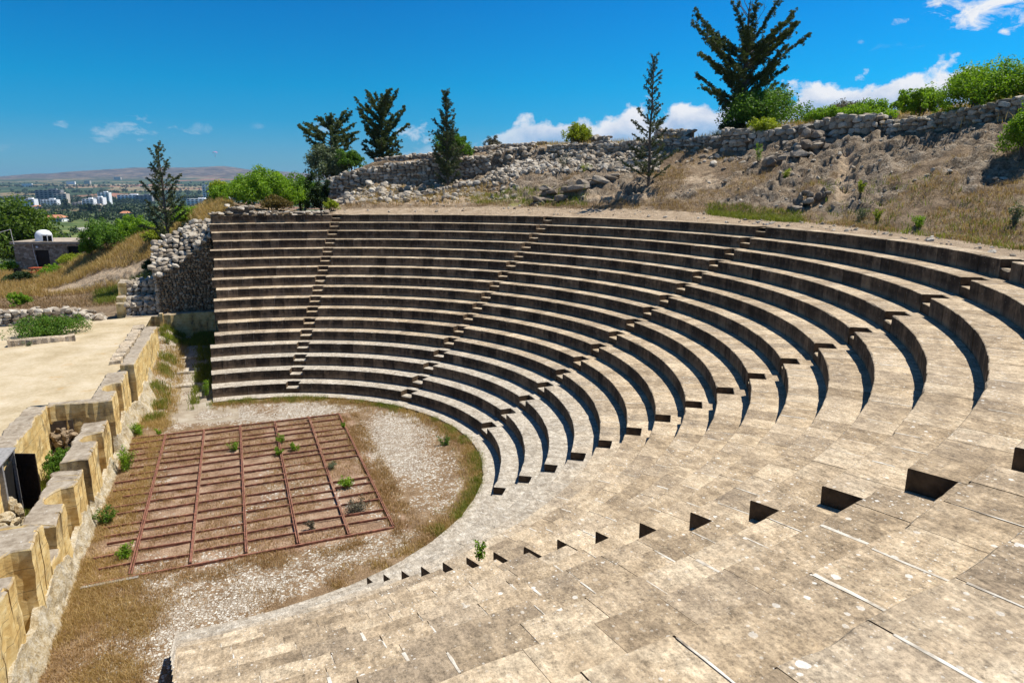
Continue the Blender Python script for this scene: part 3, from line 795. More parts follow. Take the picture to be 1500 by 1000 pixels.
def orch_mask(x, y, z):
    n = fbm(x*.55, y*.55, oct=4, seed=44); n2 = fbm(x*1.3+7, y*1.3, oct=3, seed=14)
    r = np.hypot(x, y)
    grav = .40+(n-.5)*1.5
    grav += .45*np.exp(-((x-6.3)**2/1.8+(y+.5)**2/9)) + .5*np.exp(-((x-6.2)**2/1.5+(y-3.0)**2/3))     # pale gravel right of the grid
    grav += .40*np.exp(-((x-2.2)**2/9+(y+6.9)**2/.5)) + .55*np.exp(-((x-.5)**2/2+(y+8.5)**2/.7))
    grav += .45*sstep(5.0, 6.2, y)*sstep(-3.4,-2.6,x)
    grav -= .55*((np.abs(x-.7) < 4.2) & (np.abs(y+.3) < 5.5))*(.30+.8*(n2 > .50))
    grav -= .7*sstep(-2.2,-3.0,x)*(y < 6)
    grav -= .5*sstep(8.0,8.4,r)*(x > -.5)
    grav -= .35*np.exp(-((x-1.2)**2/3+(y+6.6)**2/.4))
    slab = .9*sstep(5.6, 6.6, y+.6*(n-.5))*sstep(-2.8,-2.2,x)*(x < .6)*(1-.6*sstep(17.5,18.5,y))
    slab = slab*sstep(.35,.5,n2)+.75*np.exp(-((x+.2)**2/.8+(y+9.3)**2/.6))
    red = sstep(-3.3,-2.6,x)*sstep(5.2,4.9,x)*sstep(-6.2,-5.6,y)*sstep(5.4,5.0,y)
    return [np.clip(grav,0,1), np.clip(slab,0,1), red]
grid_mesh('orchestra_floor', np.arange(-6.2,9.3,.1), np.arange(-15,21.6,.1), orch_z, M['orch'], maskf=orch_mask,
          keep=lambda x, y: ((np.hypot(x,y) < 9.2) | (x < .6)) & ((x > -5.5) | (y < 4)) & ((x > -4.0) | (y < 4.0)))
def court_keep(x, y):
    return ((x < -5.9) | ((x < -3.5) & (y > 3.8))) & ~((x > -4.0) & (y < 7.6)) & ((x < -3.75) | (y < 7.7))
grid_mesh('courtyard_ground', np.arange(-34,-3.4,.2), np.arange(-16,21.3,.2), lambda x, y: 1.93+(fbm(x*.8,y*.8,oct=4,seed=6)-.5)*.12, M['court'], keep=court_keep)

# stone slabs and steps of the side entrance
rr = np.random.default_rng(77)
for k, (x, y, w, d, lab) in enumerate([(-1.6,12.2,1.7,.55,'widest pale paving step at the orchestra end of the side entrance'),(-1.75,14.3,1.35,.7,'pale square step lying half in shade in the side entrance'),(-1.65,16.6,1.8,.8,'farthest pale step at the foot of the entrance end wall')]):
    mb = MB(); rough_block(mb, [(x-w/2,y-d/2),(x+w/2,y-d/2),(x+w/2,y+d/2),(x-w/2,y+d/2)], orch_z(np.array(x),np.array(y))-.1, float(orch_z(np.array(x),np.array(y)))+.09, 300+k, cham=.02)
    tag(mb.build('paving_step', M['tread'], loc=(x,y,0)), lab, 'stone step', 'paving steps in the side entrance')
# end wall of the side entrance: ashlar with a light corner post
mb = MB(); rough_block(mb, [(-3.2,21.05),(-.1,21.05),(-.1,21.7),(-3.2,21.7)], .1, 2.05, 401)
tag(mb.build('entrance_end_wall', M['ochre'], loc=(-1.6,21.4,.1)), 'ochre ashlar wall at the shaded end of the side entrance', 'stone wall')
mb = MB(); rough_block(mb, [(-5.2,21.15),(-3.38,21.15),(-3.38,21.75),(-5.2,21.75)], 1.0, 1.98, 402)
tag(mb.build('entrance_end_wall', M['ochre'], loc=(-4.2,21.4,1.0)), 'short low ashlar wall left of the pale corner post', 'stone wall')
mb = MB(); rough_block(mb, [(-3.38,20.98),(-3.2,20.98),(-3.2,21.5),(-3.38,21.5)], .1, 2.12, 403, cham=.015)
tag(mb.build('corner_post', M['ochre'], loc=(-3.3,21.2,.1)), 'upright pale corner post between the two ashlar wall lengths', 'stone post')
#PART3
# ================================================================== HILLSIDE
def De(u):
    """distance ahead at which the bearing of photo column u leaves the top row"""
    d = ray(u, 300); d = d/(d[0]*Fh[0]+d[1]*Fh[1]); o = CAM[:2]; d = d[:2]
    a, b, c = d@d, 2*o@d, o@o-22.35**2
    q = b*b-4*a*c
    return (-b+math.sqrt(q))/(2*a) if q > 0 else 43.5
# survey profiles: bearing -> [(D, z)] x 9
PROF = {}
def hill(u, pts, rise):
    e = De(min(u, 1560)); L = [(e-6, 7.58), (e+.05, 7.60)]
    for v, dd in pts:
        P = at(u, v, e+dd); L.append((e+dd, P[2]))
    z = L[-1][1]
    L += [(e+22, z+rise), (e+40, z+rise*1.3-.3), (e+85, z-7)]
    PROF[u] = L
hill(483, [(304,3.5),(302,5.5),(300,8.2),(263,8.5)], -.2)
hill(525, [(303,2.5),(288,6),(273,8.5),(247,8.8)], .1)
hill(620, [(300,2.5),(286,6),(273,9),(235,9.3)], .25)
hill(717, [(298,2.5),(276,6.5),(252,10.5),(227,10.8)], .4)
hill(800, [(300,3.2),(268,6.2),(232,11.2),(214,12.1)], .45)
hill(912, [(301,3.5),(262,6.0),(224,12),(209,12.6)], .45)
hill(1000, [(303,4),(268,6.5),(224,12),(208,12.6)], .4)
hill(1091, [(316,4),(270,7.2),(214,12),(195,12.6)], .6)
hill(1200, [(322,4),(262,8),(198,12.5),(184,13)], 1.15)
hill(1300, [(335,4),(262,8),(190,12.7),(178,13.2)], 1.2)
hill(1400, [(345,4),(262,8.5),(180,13),(167,13.5)], 1.3)
hill(1500, [(360,4),(275,9),(170,14.2),(150,14.7)], 1.4)
PROF[1900] = [(7,7.6),(12,7.6),(15,7.7),(20,9.5),(26,12.6),(26.5,13.2),(36,14.6),(55,15),(100,8)]
PROF[478] = [(40,7.58),(43.5,7.6),(46,7.6),(47,7.5),(48,7.4),(50,7.3),(60,6.5),(75,4),(120,-4)]
PROF[400] = [(40,7.58),(43,7.6),(46,7.7),(50,7.6),(54,7.5),(58,7.2),(68,6),(85,3),(120,-4)]
PROF[325] = [(40,7.4),(43,7.5),(47,7.8),(52,8.1),(56,8.2),(60,8.0),(70,6),(88,2),(120,-5)]
PROF[285] = [(40,4.5),(44,4.8),(46.8,6.6),(50,7.3),(54,7.4),(58,7.3),(67,5.5),(86,1.5),(120,-5)]
PROF[240] = [(40,2),(44.5,2.0),(47,2.4),(50,3.0),(54,5.0),(58,5.7),(66,4.7),(85,1),(120,-6)]
PROF[200] = [(40,1.9),(44.5,1.9),(48.5,1.9),(51.6,3.5),(55,4.6),(58,5.2),(66,4),(85,0),(120,-6)]
PROF[130] = [(40,1.6),(44.5,1.6),(50,1.5),(53,2.5),(56,3.1),(60,3.7),(66,3.0),(85,0),(120,-7)]
PROF[60] = [(40,1.5),(44.5,1.5),(49,1.36),(53,1.3),(58,1.6),(62,1.65),(70,1.4),(90,-1),(120,-8)]
PROF[0] = [(40,1.5),(44.5,1.5),(48,1.2),(53,1.2),(58,1.2),(63,1.2),(70,1),(90,-2),(120,-8)]
PROF[-900] = PROF[0]
PROF[3600] = [(0,7.6),(5,7.6),(9,7.8),(14,9.5),(20,12.6),(21,13.0),(30,14.5),(50,15),(90,8)]
PU = np.array(sorted(PROF)); PD = np.array([[p[0] for p in PROF[u]] for u in PU]); PZ = np.array([[p[1] for p in PROF[u]] for u in PU])

def profile(x, y):
    u, D = uD(x, y); u = np.clip(u, PU[0], PU[-1])
    shp = u.shape; u = u.ravel(); D = D.ravel()
    Dk = np.stack([np.interp(u, PU, PD[:,k]) for k in range(9)]); Zk = np.stack([np.interp(u, PU, PZ[:,k]) for k in range(9)])
    z = Zk[0].copy(); seg = np.zeros_like(z)
    for k in range(8):
        t = np.clip((D-Dk[k])/(Dk[k+1]-Dk[k]), 0, 1); s = D >= Dk[k]
        ts = t if k in (0,1,4) else t
        z = np.where(s, Zk[k]+(Zk[k+1]-Zk[k])*ts, z); seg = np.where(s, k+t, seg)
    return z.reshape(shp), seg.reshape(shp), u.reshape(shp), D.reshape(shp)

def masks(x, y, seg, u):
    n1 = fbm(x*.22, y*.22, oct=4, seed=71); n2 = fbm(x*.6, y*.6, oct=3, seed=72)
    rock = sstep(2.0, 2.5, seg)*(1-sstep(4.9, 5.1, seg))*sstep(470, 520, u)
    rock = rock*(sstep(.40, .54, n1+.5*(n2-.5)+.06*sstep(2.6,4.2,seg)-.04*sstep(1150,1300,u)*(1-sstep(3.1,3.5,seg))))
    ledge = np.exp(-((u-1190)/75)**2)*sstep(3.2,3.6,seg)*(1-sstep(4.6,4.9,seg)) + np.exp(-((u-1300)/90)**2)*np.exp(-((seg-3.6)/.25)**2) + np.exp(-((u-870)/110)**2)*np.exp(-((seg-2.55)/.5)**2)
    rock = np.clip(rock+.9*ledge*(seg > 2), 0, 1)
    l2 = 1.2*np.exp(-((u-150)/70)**2)*np.exp(-((seg-2.72)/.26)**2)*(u < 222)
    rock = np.clip(rock+l2, 0, 1)
    sand = np.exp(-((seg-1.35)/.42)**2)*sstep(470,500,u)+.95*np.exp(-((u-1238)/15)**2)*sstep(2.3,2.6,seg)*(1-sstep(3.5,3.7,seg))
    sand += .6*np.exp(-((u-880-60*(seg-2))/120)**2)*np.exp(-((seg-2.35)/.3)**2)
    sand += .9*np.exp(-((u-620)/150)**2)*np.exp(-((seg-2.4)/.35)**2)
    sand += .62*np.exp(-((u-1030)/60)**2)*np.exp(-((seg-3.0)/.4)**2)
    sand += 1.0*(u < 222)*np.exp(-((seg-3.12)/.26)**2)*sstep(20,60,u)
    green = .55*np.exp(-((u-1110)/60)**2)*np.exp(-((seg-1.9)/.25)**2)+.6*np.exp(-((u-760)/70)**2)*np.exp(-((seg-2.0)/.3)**2)
    green += .8*np.exp(-((u-170)/45)**2)*np.exp(-((seg-2.2)/.3)**2)+.35*(u < 470)*sstep(6,7,seg)
    green += .25*(seg > 5.2)*(u > 470)
    return rock, np.clip(sand,0,1), np.clip(green,0,1)

def hill_z(x, y):
    z, seg, u, D = profile(x, y)
    rock, sand, green = masks(x, y, seg, u)
    act = sstep(1.6, 2.3, seg)*(1-.75*sstep(5, 6, seg))
    z = z+(fbm(x*.35, y*.35, oct=4, seed=21)-.5)*.9*act*(1-.5*sand)+(fbm(x*1.6, y*1.6, oct=4, seed=22)-.5)*.22*np.clip(act+.15,0,1)
    # bedded rock: ledges that follow a warped level
    st = .42; w = (fbm(x*.5, y*.5, oct=3, seed=25)-.5)*1.6
    q = (z+w)/st; f = q-np.floor(q)
    zt = (np.floor(q)+sstep(.30, .62, f))*st-w
    z = z+(zt-z)*rock*.95+rock*((fbm(x*2.2, y*2.2, oct=4, seed=27)-.5)*.38-np.abs(fbm(x*1.3, y*1.3, oct=4, seed=28)-.5)*.42)+act*(fbm(x*5, y*5, oct=2, seed=29)-.5)*.14
    z = z-.35*np.exp(-((u-1238)/12)**2)*sstep(2.3,2.6,seg)*(1-sstep(3.5,3.7,seg))
    return z
def hill_mask(x, y, z):
    _, seg, u, D = profile(x, y); return masks(x, y, seg, u)
def hill_keep(x, y):
    r = np.hypot(x, y)
    ins = ((r < 22.1) & (x > -.6)) | ((x < .2) & (y < 21.75) & (x > -4.6)) | ((x < .3) & (x > -3.5) & (y < 23.7)) | ((x < -4.0) & (y < 20.9))
    return ~ins
HX = np.concatenate([np.arange(-42,-8,.22), np.arange(-8,38,.115), np.arange(38,64,.22)]); HY = np.concatenate([np.arange(-27,-19,.22), np.arange(-19,46,.115), np.arange(46,92,.22)])
grid_mesh('hillside', HX, HY, hill_z, M['terrain'], keep=hill_keep, maskf=hill_mask)
def gz(x, y): return float(hill_z(np.array([float(x)]), np.array([float(y)]))[0])
def ground(u, D):
    """point on the hillside under bearing u, D ahead"""
    d = ray(u, 272); d = d/(d[0]*Fh[0]+d[1]*Fh[1]); p = CAM+d*D
    return np.array([p[0], p[1], gz(p[0], p[1])])

# rubble walls along the ridge: (u, v_base, v_top, D)
def wpath(rows): 
    out = []
    for u, vb, vt, D in rows:
        b = at(u, vb, D); t = at(u, vt, D); out.append((b[0], b[1], b[2]-.15, t[2]))
    return out
def e(u, dd): return De(u)+dd
make_wall('rubble_wall', 'tallest grey rubble wall, with a square left end, below the cypress with a green bush', wpath([(484,303,263,e(484,8.0)),(505,290,254,e(505,8.2)),(533,276,247,e(533,8.4)),(575,276,240,e(575,8.7)),(620,274,234,e(620,9.0)),(665,268,231,e(665,9.6)),(717,254,227,e(717,10.5))]), .7, seed=1, course=.22, length=.36)
make_wall('rubble_wall', 'grey rubble side wall running back from the square left corner', wpath([(481,296,262,e(484,13)),(484,303,263,e(484,8.0))]), .6, seed=2, course=.30)
make_wall('rubble_wall', 'long low rear rubble wall rising behind the tallest rubble wall', wpath([(548,246,232,e(548,12.5)),(618,240,225,e(618,13)),(680,234,219,e(680,13.5)),(735,226,212,e(735,14)),(800,218,207,e(800,14.3))]), .7, seed=3, course=.20)
make_wall('rubble_wall', 'lowest rubble band lying at the foot of the tallest rubble wall', wpath([(545,300,291,e(545,4.2)),(600,296,284,e(600,4.8)),(655,286,274,e(655,6)),(717,274,262,e(717,7.2))]), .9, seed=4, course=.24)
make_wall('rubble_wall', 'middle rubble wall behind the thin bare-trunked young cypress', wpath([(800,226,213,e(800,11.8)),(860,224,210,e(860,12)),(912,222,208,e(912,12.2)),(966,222,204,e(966,12.3)),(1058,216,198,e(1058,12.3))]), .7, seed=5, course=.20)
make_wall('rubble_wall', 'short high rubble block below the large dark cypress', wpath([(1056,218,190,e(1056,11.7)),(1093,216,189,e(1093,11.7))]), 1.0, seed=6, course=.26, length=.40)
make_wall('rubble_wall', 'rubble wall of large rounded boulders rising right from the large dark cypress', wpath([(1093,216,194,e(1093,12)),(1170,208,184,e(1170,12.5)),(1222,192,172,e(1222,12.7))]), .7, seed=7, course=.34, length=.42)
make_wall('rubble_wall', 'square pale masonry block standing in the ridge wall, left of the big shrubs', wpath([(1221,197,169,e(1221,12.5)),(1280,196,168,e(1280,12.7))]), 1.2, seed=8, course=.24, length=.40)
make_wall('rubble_wall', 'highest rubble wall climbing to the right edge under the big shrubs', wpath([(1280,196,179,e(1280,13)),(1345,190,171,e(1345,13.1)),(1400,184,161,e(1400,13.4)),(1443,178,152,e(1443,13.8)),(1490,172,139,e(1490,14.4)),(1560,165,128,e(1560,14.6))]), .8, seed=9, course=.19, length=.36)
make_wall('rubble_wall', 'short rubble ledge on top of the ridge beside the round yellow-green bush', wpath([(835,208,198,e(835,15)),(890,208,199,e(890,15))]), .6, seed=10, course=.24)
make_wall('rubble_wall', 'ruined rubble stub on the ridge left of the large dark cypress', wpath([(958,205,190,e(958,16)),(1010,206,191,e(1010,16))]), .8, seed=12, course=.28)

def hill_pts(n, u0, u1, s0, s1, cond=None):
    P = []; r = np.random.default_rng(n+int(u0))
    u = r.uniform(u0, u1, n); s = r.uniform(s0, s1, n)
    ee = np.array([De(min(max(q,330),1560)) for q in u])
    d = np.array([ray(q, 272) for q in u]); d = d/(d[:,:1]*Fh[0]+d[:,1:2]*Fh[1]); p = CAM+d*(ee+s)[:,None]
    x, y = p[:,0], p[:,1]
    k = np.ones(n, bool) if cond is None else cond(x, y)
    x, y = x[k], y[k]
    return np.stack([x, y, hill_z(x, y)], -1)
mb = MB(); r = np.random.default_rng(91); y = 9.5
while y < 16.8:
    L = r.uniform(.6,1.15); x = -4.12+(y-9.5)*.006; rough_block(mb, [(x-.24+r.normal(0,.02),y),(x+.24+r.normal(0,.02),y),(x+.24+r.normal(0,.02),y+L-.03),(x-.24+r.normal(0,.02),y+L-.03)], 1.8, 2.10+r.normal(0,.02), int(y*37), cham=.03); y += L
tag(mb.build('kerb_course', M['tread'], loc=(-4.1,13,1.8)), 'flat course of grey slabs running behind the pitted ochre wall', 'stone kerb')
# loose stones on the slope: nobody could count them
mb = MB(); r = np.random.default_rng(40)
def scatter(n, u0, u1, s0, s1, size, pw=1.0, dens=None):
    P = hill_pts(n, u0, u1, s0, s1)
    if dens is not None: P = P[r.random(len(P)) < dens(P)]
    for p in P:
        s = min(size*r.lognormal(0, .45), size*1.9)
        stone(mb, p+np.array([0,0,s*.10]), (s*r.uniform(.8,1.5), s*r.uniform(.7,1.2), s*r.uniform(.5,.9)), r, None, .35)
scatter(1900, 715, 965, 7.6, 12.0, .25)
scatter(420, 560, 760, 3.6, 9.0, .26)
scatter(260, 484, 600, 3.6, 8.0, .30)
scatter(90, 960, 1200, 9.5, 12.4, .22)
def rockd(p):
    _, seg, u, D = profile(p[:,0], p[:,1]); return masks(p[:,0], p[:,1], seg, u)[0]*.5+.03
scatter(900, 900, 1540, 4.5, 13, .13, dens=rockd)
scatter(240, 500, 1500, .6, 4, .10)
mb.build('loose_rubble', M['rubble'], kind='stuff')

# big bedrock outcrops
def outcrop(u, D, w, d, h, label, seed):
    r = np.random.default_rng(seed); mb = MB(); c = ground(u, D); yaw = HEAD-math.pi/2
    for k in range(22):
        t = r.uniform(-.5,.5); q = r.uniform(-.5,.5)
        p = c+np.array([Rv[0]*t*w+Fh[0]*q*d, Rv[1]*t*w+Fh[1]*q*d, 0]); p[2] = gz(p[0], p[1])+h*r.uniform(-.1,.45)*(1-abs(t))
        stone(mb, p, (w*r.uniform(.10,.28), d*r.uniform(.3,.6), h*r.uniform(.22,.5)), r, yaw, .18)
    tag(mb.build('rock_outcrop', M['brownrock'], loc=c), label, 'rock', 'bedrock outcrops on the slope')
outcrop(1165, De(1165)+10.2, 3.8, 1.5, 1.2, 'broad grey bedrock ledge below the wall of rounded boulders', 1)
outcrop(850, De(850)+5.0, 6.0, 1.4, .9, 'shaded brown bedrock shelf left of the thin young cypress foot', 3)
outcrop(1185, De(1185)+5.4, 1.6, 1.2, .9, 'dark rounded boulder at the foot of the pale gully', 4)

# parapet of small stones on the top row at the left, and the retaining wall at the end of the seating
def arc(th0, th1, rr_, n, zb, zt): return [(rr_*math.cos(t), rr_*math.sin(t), zb, zt) for t in np.linspace(th0, th1, n)]
make_wall('stone_edging', 'thin line of small pale stones along the top row at its left end', arc(math.radians(72.5), math.radians(90.3), 22.5, 7, 7.55, 7.84), .45, seed=21, course=.14, length=.30, cat='stone edging')
make_wall('rubble_stub', 'small heap of pale rubble on the top row beside the green bush', arc(math.radians(84), math.radians(88), 22.62, 3, 7.7, 8.18), .5, seed=22, course=.15, length=.3, cat='rubble')

def sloped_rubble():
    """retaining wall: flat rubble face towards the side entrance, stones sloping back above it"""
    mb = MB(); r = np.random.default_rng(61); Y = 21.5
    topx = np.array([-3.4,-3.0,-2.4,-1.5,-1.17,-.3,.15]); topz = np.array([4.45,4.55,4.70,5.45,5.85,6.45,6.75])
    bakz = np.array([6.0,6.15,6.5,7.0,7.15,7.3,7.45])
    V = []; 
    for x, zt, zb in zip(topx, topz, bakz): V += [(x,Y+.10,1.7),(x,Y+.10,zt-.25),(x,Y+2.3,zb-.35),(x,Y+2.3,1.7)]
    Q = []
    for k in range(len(topx)-1):
        a, b = 4*k, 4*k+4; Q += [(a,b,b+1,a+1),(a+1,b+1,b+2,a+2)]
    Q += [(0,1,2,3)]
    mb.add(V, Q, m=1)
    z = 1.85
    while z < 6.8:                                    # face
        hh = r.uniform(.11,.18); x = -3.4
        while x < .15:
            ll = r.uniform(.12,.26)
            if z < np.interp(x, topx, topz)-.04: stone(mb, (x+ll/2, Y+r.normal(.10,.025), z+hh/2), (ll*1.08,.26,hh*1.12), r, 0, .1, m=2)
            x += ll
        z += hh*.93
    z = 1.85
    while z < 6.0:                                    # left return
        hh = r.uniform(.2,.3); y = Y
        while y < Y+2.3:
            ll = r.uniform(.2,.4)
            if z < 4.4+(y-Y)*.68: stone(mb, (-3.38+r.normal(0,.03), y+ll/2, z+hh/2), (ll*1.08,.3,hh*1.12), r, math.pi/2, .1)
            y += ll
        z += hh*.93
    x = -3.4
    while x < .2:                                     # sloping top
        y = Y
        while y < Y+2.5:
            s = r.uniform(.24,.5); t = (y-Y)/2.3
            zz = np.interp(x, topx, topz)*(1-t)+np.interp(x, topx, bakz)*t
            stone(mb, (x+r.normal(0,.06), y, zz-.05+r.normal(0,.05)), (s*1.2, s, s*.62), r, None, .3)
            y += s*.62
        x += r.uniform(.26,.36)
    return mb
tag(sloped_rubble().build('retaining_wall', [M['rubble'], M['core'], M['rubble_tan']], loc=(-1.6,21.6,1.9)), 'tall ruined rubble retaining wall against the left end of the seating, half in its shade', 'retaining wall')
# stepped ruined walls left of it
make_wall('stepped_wall', 'topmost course of the stepped ruined wall, beside the tall retaining wall', [(-5.15,22.6,2.0,3.75),(-3.45,22.6,2.0,3.9)], 1.6, seed=31, course=.26)
make_wall('stepped_wall', 'middle course of the stepped ruined wall, beside the tall retaining wall', [(-5.15,22.0,1.9,3.05),(-3.45,22.0,1.9,3.05)], .6, seed=32, course=.24)
make_wall('stepped_wall', 'lowest course of the stepped ruined wall, just above the ashlar wall', [(-5.2,21.75,1.8,2.72),(-3.42,21.75,1.8,2.72)], .5, seed=33, course=.22, length=.26)
mb = MB()
for (x0,x1,y0,y1,z0,z1) in [(-5.55,-5.1,22.55,24.0,1.8,3.85),(-5.6,-5.12,21.95,22.5,1.8,3.1),(-5.62,-5.15,21.7,21.92,1.8,2.75)]:
    rough_block(mb, [(x0,y0),(x1,y0),(x1,y1),(x0,y1)], z0, z1, int(z1*100))
tag(mb.build('stepped_quoins', M['ochre'], loc=(-5.3,22,1.8)), 'stack of squared quoin blocks at the left end of the stepped ruined wall', 'stone blocks')
# low wall along the back of the court
make_wall('rubble_wall', 'low grey dry-stone wall at the back of the dusty court, behind the flowering shrub', [(-20,21.0,1.8,2.75),(-14,21.0,1.8,2.72),(-10.5,21.0,1.8,2.74),(-8.0,21.0,1.8,2.72),(-7.2,21.0,1.8,2.45),(-6.3,21.0,1.8,2.05)], .75, seed=41, course=.19, length=.34)
mb = MB(); rough_block(mb, [(-9.35,15.05),(-6.62,15.35),(-6.68,15.75),(-9.4,15.5)], 1.85, 2.22, 501, cham=.02)
tag(mb.build('stone_kerb', M['tread'], loc=(-8,15.4,1.9)), 'long pale squared stone lying on the court in front of the flowering shrub', 'stone block')
mb = MB(); r = np.random.default_rng(9); stone(mb, (-6.9,19.3,2.05), (1.0,.7,.55), r, .3, .1); stone(mb, (-7.5,19.0,1.98), (.6,.5,.3), r)
tag(mb.build('boulder', M['footing'], loc=(-6.9,19.3,1.9)), 'low pale boulder on the court right of the flowering shrub', 'boulder')

# ================================================================== GRASS (stuff)
def blades(P, h, w, r, lean=.5, per=7, spread=.10):
    """tufts of thin blades at points P"""
    P = np.repeat(P, per, 0); n = len(P)
    P = P+np.concatenate([r.normal(0, spread, (n,2)), np.zeros((n,1))], 1)
    a = r.uniform(0, 2*np.pi, n); hh = h*r.uniform(.45,1.25, n); l = r.normal(0, lean, n)*hh
    d = np.stack([np.cos(a), np.sin(a), 0*a], -1); b = r.uniform(0, 2*np.pi, n); q = np.stack([np.cos(b), np.sin(b), 0*b], -1)
    ww = (w*r.uniform(.7,1.3, n))[:,None]
    tip = P+q*l[:,None]+np.stack([0*a,0*a,hh], -1)
    midp = P+q*(l*.35)[:,None]+np.stack([0*a,0*a,hh*.55], -1)
    V = np.stack([P-d*ww/2-[0,0,.02], P+d*ww/2-[0,0,.02], midp+d*ww*.4, midp-d*ww*.4, tip], 1).reshape(-1,3)
    i = np.arange(n)[:,None]*5
    return V, i+np.array([[0,1,2,3]]), i+np.array([[3,2,4]])
def grass_obj(name, mat, batches):
    mb = MB()
    for P, h, w, lean, per, sp, seed in batches:
        if len(P) == 0: continue
        V, Q, T = blades(P, h, w, np.random.default_rng(seed), lean, per, sp)
        o = mb.n; mb.V.append(V); mb.n += len(V); mb.Q.append(Q+o); mb.mq.append(np.zeros(len(Q))); mb.T.append(T+o); mb.mt.append(np.zeros(len(T)))
    return mb.build(name, mat, kind='stuff')
def pts_disc(n, x0, x1, y0, y1, cond, r):
    x = r.uniform(x0, x1, n); y = r.uniform(y0, y1, n); k = cond(x, y); x, y = x[k], y[k]
    return np.stack([x, y, orch_z(x, y)], -1)
r = np.random.default_rng(90)
def ring_pts(n, lo, hi, a0, a1, r, thr=.42, s=1.0, seed=33):
    a = np.radians(r.uniform(a0, a1, n)); q = hi-(hi-lo)*np.abs(r.normal(0, .45, n)); x, y = q*np.cos(a), q*np.sin(a)
    k = (x > -.6) & (fbm(x*s, y*s, oct=3, seed=seed) > thr) & (q > 7.2); x, y = x[k], y[k]
    return np.stack([x, y, orch_z(x, y)], -1)
ring = lambda lo, hi, a0=-200, a1=200: (lambda x, y: (np.hypot(x,y) > lo) & (np.hypot(x,y) < hi) & (x > -.6) & (np.degrees(np.arctan2(y,x)) > a0) & (np.degrees(np.arctan2(y,x)) < a1))
clump = lambda x, y, t=.45, s=1.1, seed=33: fbm(x*s, y*s, oct=3, seed=seed) > t
b_straw = [
 (pts_disc(4200, -3.4,-1.2,-13,-5.6, lambda x,y: (x < -1.7-.5*(fbm(x,y,oct=3,seed=1)-.5)*5+ .15*(-y-6)) & clump(x,y,.45,1.3), r), .11,.008,.9,11,.10,1),
 (pts_disc(2600, -3.3,-2.1,-6,7, lambda x,y: clump(x,y,.40), r), .12,.009,.8,10,.09,2),
 (pts_disc(1500, -3.2,-1.9,6,20, lambda x,y: clump(x,y,.40), r), .20,.012,.6,8,.10,3),
 (ring_pts(2000, 8.05,8.72,-72,93,r,.43), .15,.010,.7,9,.07,4)]
grass_obj('straw_grass', M['strawgrass'], b_straw)
b_brown = [
 (pts_disc(12500, -3.3,4.8,-5.75,5.2, lambda x,y: (fbm(x*.9,y*.9,oct=3,seed=61) > .42), r), .085,.009,.9,6,.08,5),
 (pts_disc(2600, 4.5,5.3,-6,5.2, lambda x,y: clump(x,y,.42,1.6), r), .10,.011,.8,6,.08,6),
 (pts_disc(1800, -2.5,4.8,-6.5,-5.6, lambda x,y: clump(x,y,.46,1.4), r), .09,.011,.8,6,.08,7),
 (ring_pts(2600, 7.7,8.7,-72,93,r,.46,.8,9), .10,.010,.9,9,.09,8),
 (pts_disc(3200, -2.4,6.5,-10,-5.8, lambda x,y: (np.hypot(x,y) < 8.7) & clump(x,y,.55,.9,19), r), .07,.010,.9,6,.08,9)]
b_brown.append((pts_disc(4200, -3.4,-.9,-13,-5.6, lambda x,y: (x < -1.3-.5*(fbm(x,y,oct=3,seed=1)-.5)*5+ .15*(-y-6)) & clump(x,y,.40,1.0,77), r), .085,.009,1.0,8,.10,10))
grass_obj('brown_grass', M['browngrass'], b_brown)
b_green = [
 (ring_pts(1700, 8.25,8.74,-50,95,r,.50,1.3,51), .19,.011,.6,9,.07,11),
 (pts_disc(500, -3.0,-2.3,7,20, lambda x,y: clump(x,y,.5), r), .30,.02,.5,8,.10,12),
 (pts_disc(800, -1.3,-.4,8,21, lambda x,y: clump(x,y,.40), r), .28,.02,.5,8,.10,13),
 (pts_disc(900, -3.2,-.3,18.5,20.9, lambda x,y: clump(x,y,.35), r), .28,.02,.5,8,.10,14),
 (np.array([[*p, .12] for p in np.stack([r.uniform(-5.3,-4.3,700), r.uniform(-4.5,3.3,700)],-1)]), .20,.02,.6,7,.10,15)]
grass_obj('green_grass', M['greengrass'], b_green)

def notrock(x, y):
    _, seg, u, D = profile(x, y); a, b, c = masks(x, y, seg, u); return (a < .45) & (b < .5) & (fbm(x*.5, y*.5, oct=3, seed=81) > .40)
def left_pts(n, u0, u1, D0, D1, cond=None, seed=0):
    r = np.random.default_rng(seed+n); u = r.uniform(u0, u1, n); D = r.uniform(D0, D1, n)
    d = np.array([ray(q, 272) for q in u]); d = d/(d[:,:1]*Fh[0]+d[:,1:2]*Fh[1]); p = CAM+d*D[:,None]; x, y = p[:,0], p[:,1]
    k = (y > 21.2) & ((y > 24.5) | (x < -5.7))
    if cond is not None: k &= cond(x, y)
    x, y = x[k], y[k]
    return np.stack([x, y, hill_z(x, y)], -1)
def nosand(x, y):
    a, b, c = masks(x, y, *profile(x, y)[1:3]); return (b < .33) & (a < .45)
grass_obj('russet_grass', M['rustgrass'], [
 (hill_pts(6500, 980, 1560, 1.8, 13, notrock), .16,.016,.9,7,.12,21),
 (hill_pts(3000, 500, 1000, 2.0, 8, notrock), .20,.020,.7,6,.12,22),
 (left_pts(2500, -40, 240, 45, 53, nosand, 3), .24,.022,.6,6,.14,23)])
